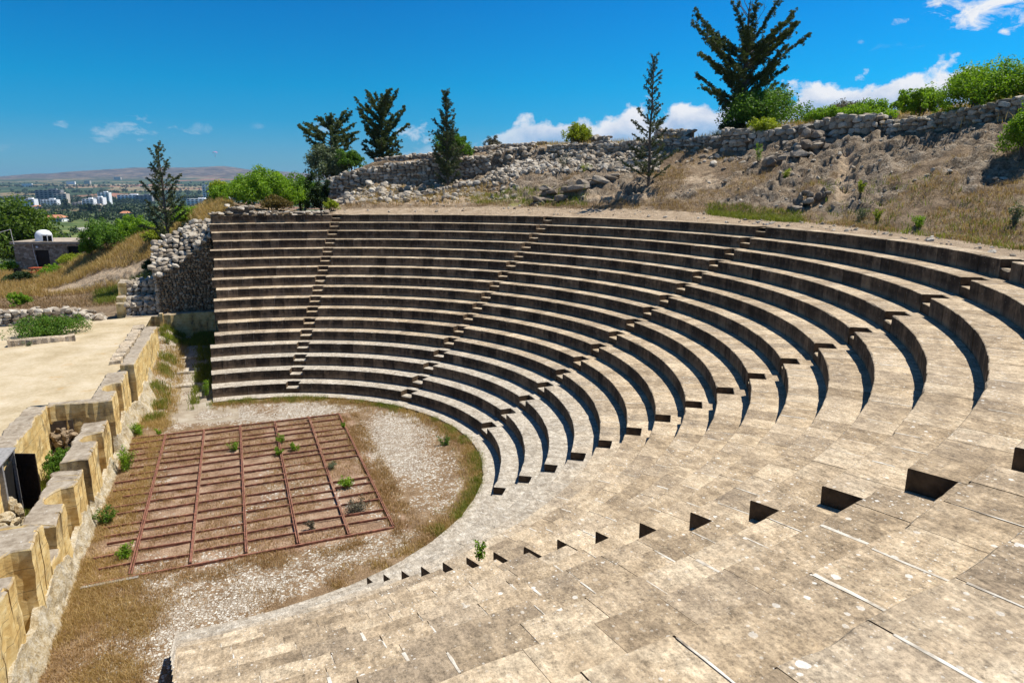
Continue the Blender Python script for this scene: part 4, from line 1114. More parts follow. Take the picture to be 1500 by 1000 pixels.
grass_obj('hill_straw', M['strawgrass'], [
 (left_pts(9000, -40, 330, 50.5, 66, nosand, 1), .50,.028,.5,6,.16,31),
 (left_pts(2600, 225, 335, 46.5, 54, nosand, 4), .34,.024,.5,7,.15,35),
 (hill_pts(2600, 700, 1560, 12.8, 26, lambda x, y: fbm(x*.4,y*.4,oct=3,seed=5) > .42), .40,.026,.5,6,.15,32),
 (hill_pts(1300, 900, 1560, 2.0, 12, notrock), .15,.015,.8,6,.12,33),
 (hill_pts(700, 520, 720, 3.0, 8.0), .28,.022,.5,6,.12,34)])
grass_obj('hill_green', M['greengrass'], [
 (hill_pts(900, 1040, 1180, 2.4, 4.6), .20,.02,.6,6,.12,41),
 (hill_pts(500, 690, 860, 2.8, 5.2), .26,.022,.6,6,.12,42),
 (left_pts(1500, 120, 240, 46, 50.5, None, 7), .36,.026,.5,7,.14,43),
 (hill_pts(300, 1180, 1560, 2.4, 8), .22,.02,.6,7,.12,44)])
#PART4
def htop(base, u, D, v): return float(at(u, v, D)[2]-base[2])
# ================================================================== VEGETATION
def leaves(C, n, rad, size, r, aspect=.6, up=.3, flat=1.0):
    """n leaf quads in a fuzzy ball of radius rad around every clump centre C"""
    C = np.repeat(C, n, 0); k = len(C)
    d = r.normal(size=(k,3)); d /= np.linalg.norm(d, axis=1, keepdims=True)
    P = C+d*(rad*r.uniform(.25,1.0,k)**.6)[:,None]*np.array([1,1,flat])
    nn = d*.6+r.normal(size=(k,3))*.7+np.array([0,0,up]); nn /= np.linalg.norm(nn, axis=1, keepdims=True)
    t = np.cross(nn, r.normal(size=(k,3))); t /= np.linalg.norm(t, axis=1, keepdims=True)+1e-9; b = np.cross(nn, t)
    s = (size*r.uniform(.6,1.35,k))[:,None]
    V = np.stack([P-t*s*.5, P-b*s*aspect*.5+nn*s*.08, P+t*s*.5, P+b*s*aspect*.5+nn*s*.08], 1).reshape(-1,3)
    return V, np.arange(k)[:,None]*4+np.array([[0,1,2,3]])

def bush(name, label, base, w, d, h, leaf, n, mat, seed, cat='shrub', group=None, lobes=9, lift=.0, stems=5, bark='bark'):
    """dense shrub: lobes -> clumps -> leaves"""
    r = np.random.default_rng(seed); base = np.array(base, float)
    root = thing(name, base, label, cat, group)
    L = []; 
    for k in range(lobes):
        a = 2.4*k+r.uniform(-.5,.5); q = math.sqrt((k+.5)/lobes)*.62
        hz = (1-q*q*1.1)*r.uniform(.55,1.0)
        L.append((q*math.cos(a)*w/2, q*math.sin(a)*d/2, h*(lift+(1-lift)*hz*.62), r.uniform(.24,.40)))
    C = []
    for x, y, z, s in L:
        m = 15; dd = r.normal(size=(m,3)); dd /= np.linalg.norm(dd, axis=1, keepdims=True); dd[:,2] = np.abs(dd[:,2])*1.1-.35
        C.append(np.array([x,y,z])+dd*np.array([w*s, d*s, h*s*1.05])*r.uniform(.55,1.05,(m,1)))
    C = np.concatenate(C); C = C[C[:,2] > -.05*h]
    C = C*[1,1,h/max(C[:,2].max()+.12*h, .1)]
    rad = .115*(w+d+h)/3*r.uniform(.7,1.3)
    V, Q = leaves(C, max(3, n//len(C)), rad, leaf, r)
    V[:,2] = np.maximum(V[:,2], 0.0)
    mb = MB(); mb.add(V+base, Q)
    sp = C[r.integers(len(C), size=max(6, len(C)//7))]                      # sprigs poking out of the outline
    V2, Q2 = leaves(sp*1.05, max(2, n//len(C)//2), rad*.8, leaf, r); V2[:,2] = np.maximum(V2[:,2], 0)
    mb.add(V2+base, Q2)
    mb.build('foliage', mat, root)
    for k in range(stems):
        c = C[r.integers(len(C))]; p0 = base+np.array([r.normal(0,.06*w), r.normal(0,.06*d), -.1]); p2 = base+c*[.8,.8,.85]
        p1 = (p0*.45+p2*.55)+np.array([*(r.normal(0,.05*w,2)), .06*h])
        sb = MB(); sb.tube([p0, p1, p2], [.022*h**.5+.012, .016*h**.5+.008, .006], 5); sb.build('stem', M[bark], root)
    return root

def plant(label, base, w, h, leaf, n, mat, seed, cat='plant', group='small green plants', name='small_plant'):
    """upright leafy plant: several shoots each carrying leaves"""
    r = np.random.default_rng(seed); base = np.array(base, float); root = thing(name, base, label, cat, group)
    sh = max(5, int(7*w/.4)); mb = MB(); sb = MB()
    for k in range(sh):
        a = r.uniform(0, 2*np.pi); q = r.uniform(.1,.5)*w; top = base+np.array([q*math.cos(a), q*math.sin(a), h*r.uniform(.6,1.0)]); p0 = base+np.array([*r.normal(0,.08*w,2), -.03])
        mid = (p0+top)/2+np.array([0,0,.1*h]); sb.tube([p0, mid, top], [.008,.006,.003], 4)
        t = np.linspace(.2,1,6)[:,None]; C = p0*(1-t)**2+2*mid*t*(1-t)+top*t**2
        V, Q = leaves(C, max(2, n//(sh*6)), .11*w+.04*h, leaf, r, .5, .2); V[:,2] = np.maximum(V[:,2], base[2]-.02); mb.add(V, Q)
    mb.build('foliage', mat, root); sb.build('stem', M['bark'], root)
    return root

def conifer(name, label, base, H, Lf, Af, n, mat, seed, tuft=.22, leaf=.16, per=26, trunk=.11, lean=(0,0), t0=.12, t1=.985, spread=1.0, start=.25, sub=3, gap=.25, dead=0, group=None, up=.25, yawf=None, cat='tree'):
    """tapered trunk, rising limbs, side twigs carrying tufts of scale leaves"""
    r = np.random.default_rng(seed); base = np.array(base, float); root = thing(name, base, label, cat, group)
    if isinstance(H, tuple): H = htop(base, *H)
    K = 9; tt = np.linspace(0, 1, K); bend = np.stack([lean[0]*tt**1.5*H+r.normal(0,.006*H,K)*tt, lean[1]*tt**1.5*H+r.normal(0,.006*H,K)*tt, tt*H-.15], -1)
    TP = base+bend
    tb = MB(); tb.tube(TP, trunk*(1-tt)**.8+.012, 8); tb.build('trunk', M['bark'], root)
    def tp(t): return np.array([np.interp(t, tt, TP[:,k]) for k in range(3)])
    C = []; lb = MB()
    for k in range(n):
        t = t0+(t1-t0)*((k+r.uniform(0,.9))/n); L = Lf(t)*r.uniform(.62,1.10)
        if L < .05: continue
        a = 2.399*k+r.uniform(-.5,.5) if yawf is None else yawf(k, r); el = Af(t)+r.normal(0,.15)
        p0 = tp(t); dirh = np.array([math.cos(a), math.sin(a), 0])
        m = 5; s = np.linspace(0,1,m)[:,None]
        pts = p0+dirh*(L*s*math.cos(el))+np.array([0,0,1])*(L*(s*math.sin(el)+.14*s**2)) + r.normal(0,.03*L,(m,3))*s
        lb.tube(pts, trunk*.34*(1-t*.6)*(1-.85*s[:,0])+.006, 5)
        nt = max(2, int(L/(tuft*.95)))
        for q in np.linspace(start, 1, nt):
            c = np.array([np.interp(q, s[:,0], pts[:,j]) for j in range(3)])
            if r.random() < .8: C.append(c)
            for side in range(sub):                       # side twigs, flattened into a spray
                if r.random() < gap: continue
                w_ = r.uniform(-1.25,1.25); dirt = np.array([math.cos(a+w_), math.sin(a+w_), math.tan(el)*.7+r.normal(0,.25)]); dirt /= np.linalg.norm(dirt)
                tl = tuft*r.uniform(.8,2.6)*(1.25-.6*q)*spread
                m2 = max(2, int(tl/(tuft*.55)))
                for x_ in range(1, m2+1): C.append(c+dirt*tl*x_/m2+r.normal(0,.12*tuft,3))
    for q in np.linspace(.86,1,4): C.append(tp(q))
    C = np.array(C); V, Q = leaves(C, per, tuft*.42, leaf, r, .34, .25, .75)
    lb.build('limb', M['bark'], root)
    mb = MB(); mb.add(V, Q); mb.build('crown', mat, root)
    for k in range(dead):
        a = r.uniform(0, 6.28); t = r.uniform(.62,.9); p0 = tp(t); L = .26*H*r.uniform(.6,1.1)
        db = MB(); d = np.array([math.cos(a)*.6, math.sin(a)*.6, .8]); p1 = p0+d*L*.5+r.normal(0,.05*L,3); p2 = p0+d*L+r.normal(0,.06*L,3)
        db.tube([p0,p1,p2],[.03,.02,.008],5)
        for z in range(4):
            q = p1+(p2-p1)*r.uniform(0,.9); db.tube([q, q+(d+r.normal(0,.5,3))*L*.22],[.010,.004],4)
        db.build('dead_branch', M['deadbark'], root)
    return root
def G(u, D): return ground(u, D)

# -------- trees on the ridge
big = conifer('cypress_tree', 'largest dark spreading cypress with bare dead top, on the ridge against the clouds', G(1080, De(1080)+17), (1083, De(1080)+17, -8),
  lambda t: np.interp(t, [0,.12,.25,.45,.6,.72,.8,.9,1], [1.3,2.2,3.4,4.3,4.2,3.4,2.0,.25,.1]), lambda t: np.interp(t, [0,.3,.6,.8,1], [.30,.45,.58,.80,1.2]), 40, M['cypress'], 5, tuft=.25, leaf=.15, per=18, trunk=.24, t0=.11, t1=.66, start=.18, sub=5, gap=.40, dead=5, spread=1.0)
r = np.random.default_rng(2)
conifer('cypress_tree', 'wind-shaped flat-topped cypress with wide open limbs, leftmost on the ridge', G(489, 66), (489, 66, 178),
  lambda t: np.interp(t, [0,.5,.62,.7,.8,.9,1], [.3,2.0,4.0,3.9,2.6,1.7,.5]), lambda t: np.interp(t, [0,.55,.8,1], [.20,.14,.30,.8]), 26, M['cypress'], 12, tuft=.28, leaf=.18, per=16, trunk=.19, t0=.42, start=.28, sub=5, gap=.4)
conifer('cypress_tree', 'broad dark ragged cypress standing between the flat-topped cypress and the pointed one', G(562, 64), (562, 64, 152),
  lambda t: np.interp(t, [0,.25,.45,.65,.85,.95,1], [1.7,2.4,2.5,2.7,2.5,1.3,.5]), lambda t: np.interp(t, [0,.5,1], [.35,.55,.9]), 40, M['cypress'], 31, tuft=.28, leaf=.18, per=16, trunk=.19, t0=.06, start=.12, sub=5, gap=.4)
conifer('cypress_tree', 'slim pointed cypress growing in front of the tallest rubble wall', G(656, De(656)+8.0), (656, De(656)+8.0, 131),
  lambda t: np.interp(t, [0,.1,.3,.55,.8,1], [.9,1.5,1.55,1.05,.55,.12]), lambda t: np.interp(t, [0,.4,1], [.75,.85,1.0]), 54, M['sapling'], 9, tuft=.20, leaf=.13, per=11, trunk=.10, t0=.03, start=.15, sub=3)
conifer('young_cypress', 'thin sparse young cypress with bare trunk, in the middle of the slope before the clouds', G(950, De(950)+5.6), (948, De(950)+5.6, 79),
  lambda t: np.interp(t, [0,.08,.2,.3,.36,.5,.62,.75,.9,1], [1.7,1.9,1.4,1.0,1.4,1.0,.55,.70,.40,.08]), lambda t: np.interp(t, [0,.3,.6,1], [.40,.45,.6,.9]), 56, M['sapling'], 14, tuft=.15, leaf=.11, per=10, trunk=.085, t0=.05, start=.30, sub=2, gap=.35, spread=1.0)
conifer('young_cypress', 'sparse upright young cypress behind the retaining wall at the left end of the seats', G(238, 50.0), (232, 50.0, 206),
  lambda t: np.interp(t, [0,.15,.3,.5,.75,.9,1], [1.9,2.0,2.15,1.75,1.05,.55,.1]), lambda t: np.interp(t, [0,.5,1], [.32,.62,.95]), 54, M['sapling'], 24, tuft=.20, leaf=.14, per=11, trunk=.13, t0=.17, start=.32, sub=2, gap=.35)
conifer('slim_cypress', 'narrow dark column-shaped young cypress beside the silvery olive', G(494, 60), (494, 60, 200),
  lambda t: np.interp(t, [0,.2,.8,1], [.4,.5,.42,.1]), lambda t: 1.15, 40, M['cypress'], 41, tuft=.2, leaf=.14, per=10, trunk=.07, t0=.02, start=.2, sub=3)

# -------- shrubs: (label, u, D, depth below ground offset, width, height, material ...)
VT = {1:124,2:177,3:172,4:177,5:197,6:188,7:157,8:146,9:125,10:90,11:84,12:132,15:208,16:216,17:246,18:239,19:262,20:250,21:284,23:300,27:317,28:312,36:262,35:283}
def S(label, u, D, w, h, mat, seed, leaf=.11, n=6000, d=None, name='green_shrub', cat='shrub', group='shrubs', z=None, **kw):
    p = G(u, D)
    if z is not None: p[2] = z
    if seed in VT: h = max(.4, htop(p, u, D, VT[seed]))
    n = int(n*1.35); leaf = leaf*1.15
    return bush(name, label, p, w, d or w*.85, h, leaf, n, M[mat], seed, cat, group, **kw)
S('bright green bush half hiding the large dark cypress trunk', 1112, De(1112)+16, 5.6, 3.6, 'shrub_mid', 1, n=11000, leaf=.13, lobes=12)
S('dark olive scrub left of the large dark cypress', 1068, De(1068)+14.5, 2.0, 1.3, 'shrub_dark', 2, n=3200)
S('low yellow-green bush in front of the large dark cypress', 1112, De(1112)+12.9, 2.1, 1.15, 'yellow', 3, n=3400, leaf=.10)
S('round yellow-green bush standing alone on the ridge skyline', 845, De(845)+14.5, 2.1, 1.9, 'yellow', 4, n=4200, leaf=.11)
S('small grey dry bush on the ridge right of the slim pointed cypress', 724, De(724)+15.2, 1.5, 1.1, 'greyleaf', 5, n=2400, leaf=.09, name='dry_shrub')
S('green bush tucked behind the slim pointed cypress', 668, De(668)+10.5, 2.9, 2.3, 'shrub_mid', 6, n=6000, leaf=.12)
S('low bright bush behind the wall of rounded boulders', 1206, De(1206)+14.6, 2.7, 1.35, 'shrub', 7, n=6200, leaf=.09)
S('bright bush behind the square pale masonry block', 1265, De(1265)+15.2, 3.0, 1.6, 'shrub', 8, n=7200, leaf=.09)
S('taller round bush right of the square pale masonry block', 1334, De(1334)+14.9, 2.7, 2.25, 'shrub', 9, n=8500, leaf=.09)
S('largest spreading bush on the ridge at upper right', 1425, De(1425)+15.2, 4.6, 2.7, 'shrub', 10, n=16000, leaf=.09, lobes=12)
S('bush at the right edge of the ridge, beside the largest spreading one', 1515, De(1500)+16, 3.4, 2.5, 'shrub', 11, n=9000, leaf=.09)
S('leaning dark bush in front of the ridge wall at the right edge', 1492, De(1490)+11.0, 1.7, 1.75, 'shrub', 12, n=7000, leaf=.075)
S('small yellowish bush in the gap below the largest spreading bush', 1388, De(1388)+13.9, 1.2, .6, 'yellow', 13, n=2200, leaf=.07)
S('dry grey scrub on the skyline behind the low bright bushes', 1232, De(1232)+18, 2.6, 1.2, 'greyleaf', 14, n=2600, leaf=.09, name='dry_shrub')
S('silvery olive bush under the flat-topped cypress', 482, 60, 3.9, 4.3, 'olive', 15, n=11000, leaf=.14, name='olive_bush', lobes=12)
S('leafy green bush right of the silvery olive', 516, 59, 2.3, 2.9, 'shrub_mid', 16, n=5000, leaf=.12)
S('dark shrub mass at the foot of the silvery olive', 468, 52, 2.5, 2.3, 'shrub_dark', 17, n=6500, leaf=.12)
S('big bright green bush behind the top row, left of the rubble walls', 392, 50, 5.0, 3.5, 'shrub', 18, n=14000, leaf=.13, lobes=14)
S('bright bush continuing left from the big one behind the top row', 345, 54, 3.2, 2.6, 'shrub', 19, n=7000, leaf=.13)
S('bushy green growth between the big bright bush and the dark shrub', 440, 52, 3.4, 2.5, 'shrub_mid', 20, n=8000, leaf=.13)
S('browning bush close behind the top row', 402, 46.0, 1.8, 1.25, 'brownleaf', 21, n=3400, leaf=.09)
S('tiny yellow-green bush at the foot of the rubble wall corner', 483, 45.5, 1.0, .85, 'yellow', 22, n=1600, leaf=.08)
S('bright green bush behind the sparse young cypress at left', 270, 52.5, 3.4, 2.6, 'shrub', 23, n=8000, leaf=.12)
S('pale yellowish bush left of the sparse young cypress', 222, 55, 2.1, 1.5, 'yellow', 24, n=3000, leaf=.11)
S('dark green bush at the foot of the sparse young cypress', 219, 49.6, 2.0, 1.9, 'shrub_dark', 25, n=5200, leaf=.11)
S('low bright bush beside the rubble at the foot of the sparse young cypress', 222, 47.5, 1.5, .8, 'shrub', 26, n=2600, leaf=.10)
S('large green bush on the grassy mound right of the stone hut', 142, 59.5, 3.9, 2.7, 'shrub_mid', 27, n=9000, leaf=.13, lobes=12)
S('bright bush behind the large one on the grassy mound', 184, 61, 4.2, 2.5, 'shrub', 28, n=7500, leaf=.13)
S('grey-green bush on the mound nearest the hut roof', 116, 60, 1.6, 1.8, 'shrub', 29, n=3200, leaf=.12)
S('small bright bush by the red picnic table', 62, 60.8, 2.4, 1.1, 'shrub', 30, n=3600, leaf=.11)
S('bright bush under the hut window', 88, 62.2, 2.2, 1.1, 'yellow', 31, n=2800, leaf=.11)
S('green bush at the left edge before the dry-stone wall', 0, 46.5, 1.5, 1.1, 'shrub', 32, n=3600, leaf=.08)
S('low hedge-like bush at the left edge beyond the hut', 4, 66, 3.2, 1.3, 'shrub', 33, n=3600, leaf=.13)
S('low dark scrub at the left edge behind the path', 8, 58.0, 2.4, .9, 'shrub_dark', 34, n=2600, leaf=.11)
S('tall thin bush on the dry skyline behind the left end of the seats', 307, 60, 1.3, 1.9, 'shrub_dark', 35, n=2400, leaf=.12)
S('pale airy tree on the skyline left of the big bright bush', 322, 63, 2.2, 3.3, 'yellow', 36, n=3200, leaf=.14, lift=.35)
bush('flowering_shrub', 'spreading green shrub with rusty flowers on the dusty court', (-8.2,17.4,1.92), 3.3, 2.2, 1.05, .085, 9500, M['shrub_mid'], 60, 'shrub', 'shrubs', lobes=12)
r = np.random.default_rng(3); fs = bpy.data.objects['flowering_shrub']
mb = MB(); a = r.uniform(0,6.28,60); q = np.sqrt(r.uniform(0,1,60)); C = np.stack([-8.2+q*1.35*np.cos(a), 17.4+q*.9*np.sin(a), 1.92+.95-.5*q*q+r.normal(0,.05,60)], -1)
V, Q = leaves(C, 5, .07, .06, r); mb.add(V, Q); mb.build('blossom', M['brownleaf'], fs)
bush('recess_shrub', 'soft green bush growing inside the walled recess', (-4.75,1.3,.1), 1.0, 1.3, 1.15, .06, 5200, M['shrub_mid'], 61, 'shrub', 'shrubs')
# pine at the left edge
pine = bush('pine_tree', 'dense rounded dark pine at the left edge beside the stone hut', G(8, 74), 8.4, 7.5, 8.4, .34, 20000, M['pine'], 70, 'tree', None, lobes=16, lift=.05, stems=0)
tb = MB(); b = G(8, 74); tb.tube([b-[0,0,.3], b+[.1,0,3], b+[.3,.2,6.5]], [.28,.2,.08], 8); tb.build('trunk', M['bark'], pine)

# -------- small plants on the slope and on the orchestra floor
for k, (lab, u, D, w, h, mat) in enumerate([
 ('bright upright plant on the slope below the boulder wall', 1108, De(1108)+9.6, .7, .95, 'shrub'),
 ('little yellow-green plant in the pale gully', 1262, De(1262)+6.3, .5, .55, 'yellow'),
 ('yellow-green plant beside the top walkway, left of its green neighbour', 1291, De(1291)+4.3, .42, .55, 'yellow'),
 ('dense green plant beside the top walkway, right of its yellow neighbour', 1354, De(1354)+4.6, .62, .45, 'shrub'),
 ('thin dark upright plant on the rubble slope', 826, De(826)+8.3, .7, 1.2, 'shrub_dark'),
 ('grassy green plant at the foot of the shaded bedrock shelf', 858, De(858)+7.6, .8, .6, 'yellow'),
 ('pale green plant at the right edge of the slope', 1494, De(1494)+5.5, .6, .7, 'olive'),
 ('grey-green tuft of plant at the foot of the pale gully', 1265, De(1265)+4.4, .75, .45, 'olive'),
 ('small bright plant high on the dry slope at right', 1150, De(1150)+7.5, .5, .5, 'yellow')]):
    plant(lab, G(u, D), w, h, .075, 420, M[mat], 400+k)
for k, (lab, u, v, z, w, h, mat, n) in enumerate([
 ('bright green plant at the foot of the ochre block nearest the side entrance', 176, 640, -.1, .62, .42, 'shrub', 620),
 ('tallest bright green plant against the middle ochre block', 152, 694, -.1, .60, .72, 'shrub', 900),
 ('dark green plant below the low broken block', 128, 772, -.1, .50, .48, 'shrub_mid', 620),
 ('round green plant at the near left corner of the rusty grid', 186, 817, -.08, .42, .32, 'shrub', 420),
 ('largest green plant on the right side of the rusty grid', 506, 713, -.08, .60, .26, 'shrub', 520),
 ('green plant on the fourth long beam of the rusty grid', 412, 647, -.08, .40, .26, 'shrub', 320),
 ('green plant right of the fourth long beam of the rusty grid', 432, 659, -.08, .46, .24, 'shrub', 320),
 ('small green plant below its twin on the fourth long beam', 408, 666, -.08, .32, .24, 'shrub', 260),
 ('green plant on the third long beam of the rusty grid', 344, 659, -.08, .40, .26, 'shrub', 320),
 ('tiny green plant at the far left corner of the rusty grid', 234, 637, -.08, .30, .24, 'shrub', 200),
 ('tiny green plant at the far right corner of the rusty grid', 504, 627, -.08, .26, .22, 'shrub', 180),
 ('silvery dry plant inside the near right corner of the rusty grid', 524, 748, -.08, .85, .28, 'greyleaf', 520),
 ('silvery wisp of plant beside the fifth long beam of the rusty grid', 484, 686, -.08, .42, .24, 'olive', 220),
 ('wispy grey plant near the near edge of the rusty grid', 458, 775, -.08, .36, .26, 'greyleaf', 160),
 ('bright green plant growing up the left end of the lowest seat rows', 303, 580, -.05, .45, .75, 'shrub', 520),
 ('yellow-green weed growing from a notch in the near stairway', 702, 818, 2.95, .30, .32, 'shrub', 160),
 ('green plant among the grass on the curved edge of the orchestra', 652, 652, -.08, .50, .30, 'shrub_mid', 300),
 ('yellow-green plant at the foot of the entrance end wall', 245, 505, .9, .6, .65, 'yellow', 420),
 ('small weed on the dust just left of the flowering shrub', 42, 506, 1.95, .45, .2, 'olive', 140)]):
    q_ = atz(u, v, z)
    if k < 3: q_[0] = max(q_[0], XF+.42)
    plant(lab, q_, w*1.2, h*1.1, .062, int(n*1.3), M[mat], 500+k)

# ================================================================== STONE HUT AND ITS SURROUNDINGS
hb = at(76, 396, 65.5); gz0 = 1.35
def hp(a, b, z): return np.array([hb[0]+Rv[0]*a+Fh[0]*b, hb[1]+Rv[1]*a+Fh[1]*b, z])   # a along the front, b back
hut = thing('stone_hut', hp(0,0,gz0), 'small flat-roofed stone hut with dark door and a white tank on its roof', 'hut')
def hbox(mb, a0, a1, b0, b1, z0, z1, m=0):
    mb.obox(hp((a0+a1)/2,(b0+b1)/2,(z0+z1)/2), Rv*(a1-a0)/2, np.array([Fh[0],Fh[1],0])*(b1-b0)/2, (0,0,(z1-z0)/2), m)
n = NM('coursed_hut_stone'); cv = n.voro(3.4, n.vmul(n.pos,(1,1,1.7)), 'F1', .9, 'Color'); ce = n.voro(3.4, n.vmul(n.pos,(1,1,1.7)), 'DISTANCE_TO_EDGE', .9)
hc = n.ramp(n.sep(cv)[0], (0,(.15,.115,.085)), (.5,(.27,.22,.17)), (1,(.42,.37,.31)))
n.color(n.mix(n.range(ce,.02,.08,.75,0), hc, (.20,.165,.13))); n.bump(n.math('ADD', n.math('MINIMUM', ce, .15), n.math('MULTIPLY', n.noise(20,4), .1)), .8, .15); M['hutstone'] = n.m
mb = MB(); hbox(mb, -3.3,-1.35,0,.4,gz0-.3,gz0+2.72); hbox(mb,-.05,4.2,0,.4,gz0-.3,gz0+1.75); hbox(mb,-.05,1.75,.002,.4,gz0+1.75,gz0+2.72); hbox(mb,3.0,4.2,.002,.4,gz0+1.75,gz0+2.72); hbox(mb,1.75,3.0,.002,.4,gz0+2.5,gz0+2.72); hbox(mb,-1.35,-.05,.002,.4,gz0+2.15,gz0+2.72)
hbox(mb,-3.3,-2.9,.4,5,gz0-.3,gz0+2.72); hbox(mb,3.8,4.2,.4,5,gz0-.3,gz0+2.72); hbox(mb,-2.9,3.8,4.6,5,gz0-.3,gz0+2.72)
mb.build('wall', M['hutstone'], hut)
mb = MB(); hbox(mb,-3.5,4.4,-.18,5.2,gz0+2.72,gz0+2.95); roof = mb.build('roof', simple('dusty_roof_screed', (.36,.30,.235), .25, 3), hut)
mb = MB(); hbox(mb,-1.34,-.06,.12,.2,gz0-.1,gz0+2.14); mb.build('door', M['darkwood'], hut)
mb = MB(); hbox(mb,1.76,2.99,.18,.25,gz0+1.76,gz0+2.49); mb.build('window', M['black'], hut)
mb = MB(); mb.tube([hp(-1.45,-.06,gz0+2.9), hp(-1.4,-.06,gz0+1.9), hp(-1.15,-.06,gz0+.2)], .03, 5); mb.build('down_pipe', M['wire'], hut)
mb = MB(); c = hp(-1.0,-.1,gz0+2.45); mb.add(STONE_V[0]*.10+c, T=STONE_F); mb.build('wall_lamp', M['whitepaint'], hut)
# water tank
tk = thing('water_tank', hp(-1.0,1.2,gz0+2.95), 'white rounded water tank with dark frame on the flat roof of the stone hut', 'water tank')
prof = [(.72,0),(.72,.45),(.66,.72),(.50,.92),(.26,1.02),(.02,1.04)]; nn_ = 20; V = []
for rr_, z in prof:
    for k in range(nn_): a = 2*math.pi*k/nn_; V.append(hp(-1.1+rr_*math.cos(a), 1.2+rr_*math.sin(a), gz0+2.95+z))
Q = [(j*nn_+k, j*nn_+(k+1)%nn_, (j+1)*nn_+(k+1)%nn_, (j+1)*nn_+k) for j in range(len(prof)-1) for k in range(nn_)]
mb = MB(); mb.add(V, Q); mb.build('tank_body', M['whitepaint'], tk, smooth=True)
mb = MB(); hbox(mb,-.62,.30,.32,.40,gz0+2.96,gz0+3.50); mb.build('heater_panel', M['black'], tk)
mb = MB()
for a0 in (-.66,-.18,.28): hbox(mb, a0,a0+.05,.24,.31,gz0+2.955,gz0+3.55)
hbox(mb,-.66,.33,.235,.30,gz0+3.551,gz0+3.60); mb.build('panel_frame', M['whitepaint'], tk)
# slanted solar panel
sp_ = thing('solar_panel', hp(3.0,2.0,gz0+2.95), 'slanted grey solar panel on the hut roof, seen edge-on', 'solar panel')
c = hp(3.1,2.0,gz0+3.62); mb = MB(); mb.obox(c, Rv*.95+np.array([0,0,-.5]), np.array([Fh[0],Fh[1],0])*.8, np.array([Rv[0]*.02,Rv[1]*.02,.035])); mb.build('panel', M['pipe'], sp_)
mb = MB(); mb.bar(hp(2.6,1.6,gz0+2.93), hp(2.6,1.6,gz0+3.82), .06); mb.bar(hp(3.5,2.4,gz0+2.93), hp(3.5,2.4,gz0+3.34), .06); mb.build('panel_leg', M['pipe'], sp_)
mb = MB(); b0 = hp(2.2,3.2,gz0+2.93); mb.tube([b0, b0+[0,0,2.1]], .035, 6); mb.obox(b0+[0,0,1.9], Rv*.35, (0,.015,0), (0,0,.015)); tag(mb.build('antenna_pole', M['pipe'], loc=b0), 'thin antenna pole standing on the hut roof', 'pole')
# picnic table
pt = at(62, 403, 62.0); pz = gz(pt[0], pt[1])
tbl = thing('picnic_table', (pt[0],pt[1],pz), 'red wooden picnic table with benches in front of the stone hut', 'picnic table')
def tb_(a,b,z): return np.array([pt[0]+Rv[0]*a+Fh[0]*b, pt[1]+Rv[1]*a+Fh[1]*b, pz+z])
fwd = np.array([Fh[0],Fh[1],0])
mb = MB()
for k in range(4): mb.obox(tb_(0,-.3+.2*k,.76), Rv*.95, fwd*.09, (0,0,.025))
mb.build('table_top', M['redwood'], tbl)
for b in (-.72,.72): mb = MB(); mb.obox(tb_(0,b,.44), Rv*.95, fwd*.13, (0,0,.022)); mb.build('bench_seat', M['redwood'], tbl)
for a in (-.7,.7):
    mb = MB(); mb.bar(tb_(a,-.62,-.05), tb_(a,-.15,.73), .07); mb.bar(tb_(a,.62,-.05), tb_(a,.15,.73), .07); mb.bar(tb_(a,-.8,.38), tb_(a,.8,.38), .06); mb.build('leg', M['redwood'], tbl)
mb = MB(); b0 = at(26,397,62); b0[2] = gz(b0[0],b0[1]); mb.tube([b0+[0,0,0],b0+[0,0,.1],b0+[0,0,.85]],[.25,.27,.30],10); mb.tube([b0+[0,0,.85],b0+[0,0,.9]],[.32,.32],10); tag(mb.build('waste_bin', M['black'], loc=b0), 'small dark bin at the left corner of the stone hut', 'bin')
# cable with bent pole at far left
mb = MB(); cb = at(19, 351, 64); P0 = at(-60, 352, 64); P1 = at(15.5, 336, 64); P2 = at(17,345,64); P3 = at(20.5,358,64)
mb.tube([P0, P0*.5+P1*.5-[0,0,.15], P1, P2, P3, at(19,352,64)], .025, 5)
tag(mb.build('overhead_cable', M['wire'], loc=P1), 'pale overhead cable drooping to the corner of the hut roof', 'cable')
#PART5
# ================================================================== FAR PLAIN, TOWN, HILLS
FD = np.array([80,120,250,420,700,1000,1400,2200,3500,5000,7000,9000,13000.])
def FZ(D, u):
    base = np.array([-9,-10,-13.5,-15.5,-21,-26,-32,-21.5,14,50,0,0,0])
    z = np.interp(D, FD[:10], base[:10])
    vr = np.interp(u, [-800,0,75,150,200,260,330,380,450,800,2600],[261,259,255,250,247,246,245.5,250,254,258,262])
    zr = CAM[2]+7000*np.tan((272-vr)/1006.37*.95)
    t = sstep(4600, 7000, D)
    z = z*(1-t)+t*zr
    z = np.where(D > 7000, zr-(D-7000)*.05, z)
    return z
cols = np.concatenate([np.linspace(-2600,-200,30)[:-1], np.linspace(-200,560,420), np.linspace(560,3600,40)[1:]])
Ds = np.concatenate([np.geomspace(80, 7600, 300), [8500,10000]])
ang = [ray(u,272) for u in cols]; dirs = np.array([d/(d[0]*Fh[0]+d[1]*Fh[1]) for d in ang])[:, :2]
X = CAM[0]+dirs[:,None,0]*Ds[None]; Y = CAM[1]+dirs[:,None,1]*Ds[None]
Dm = np.broadcast_to(Ds[None], X.shape); Um = np.broadcast_to(cols[:,None], X.shape)
Z = FZ(Dm, Um)
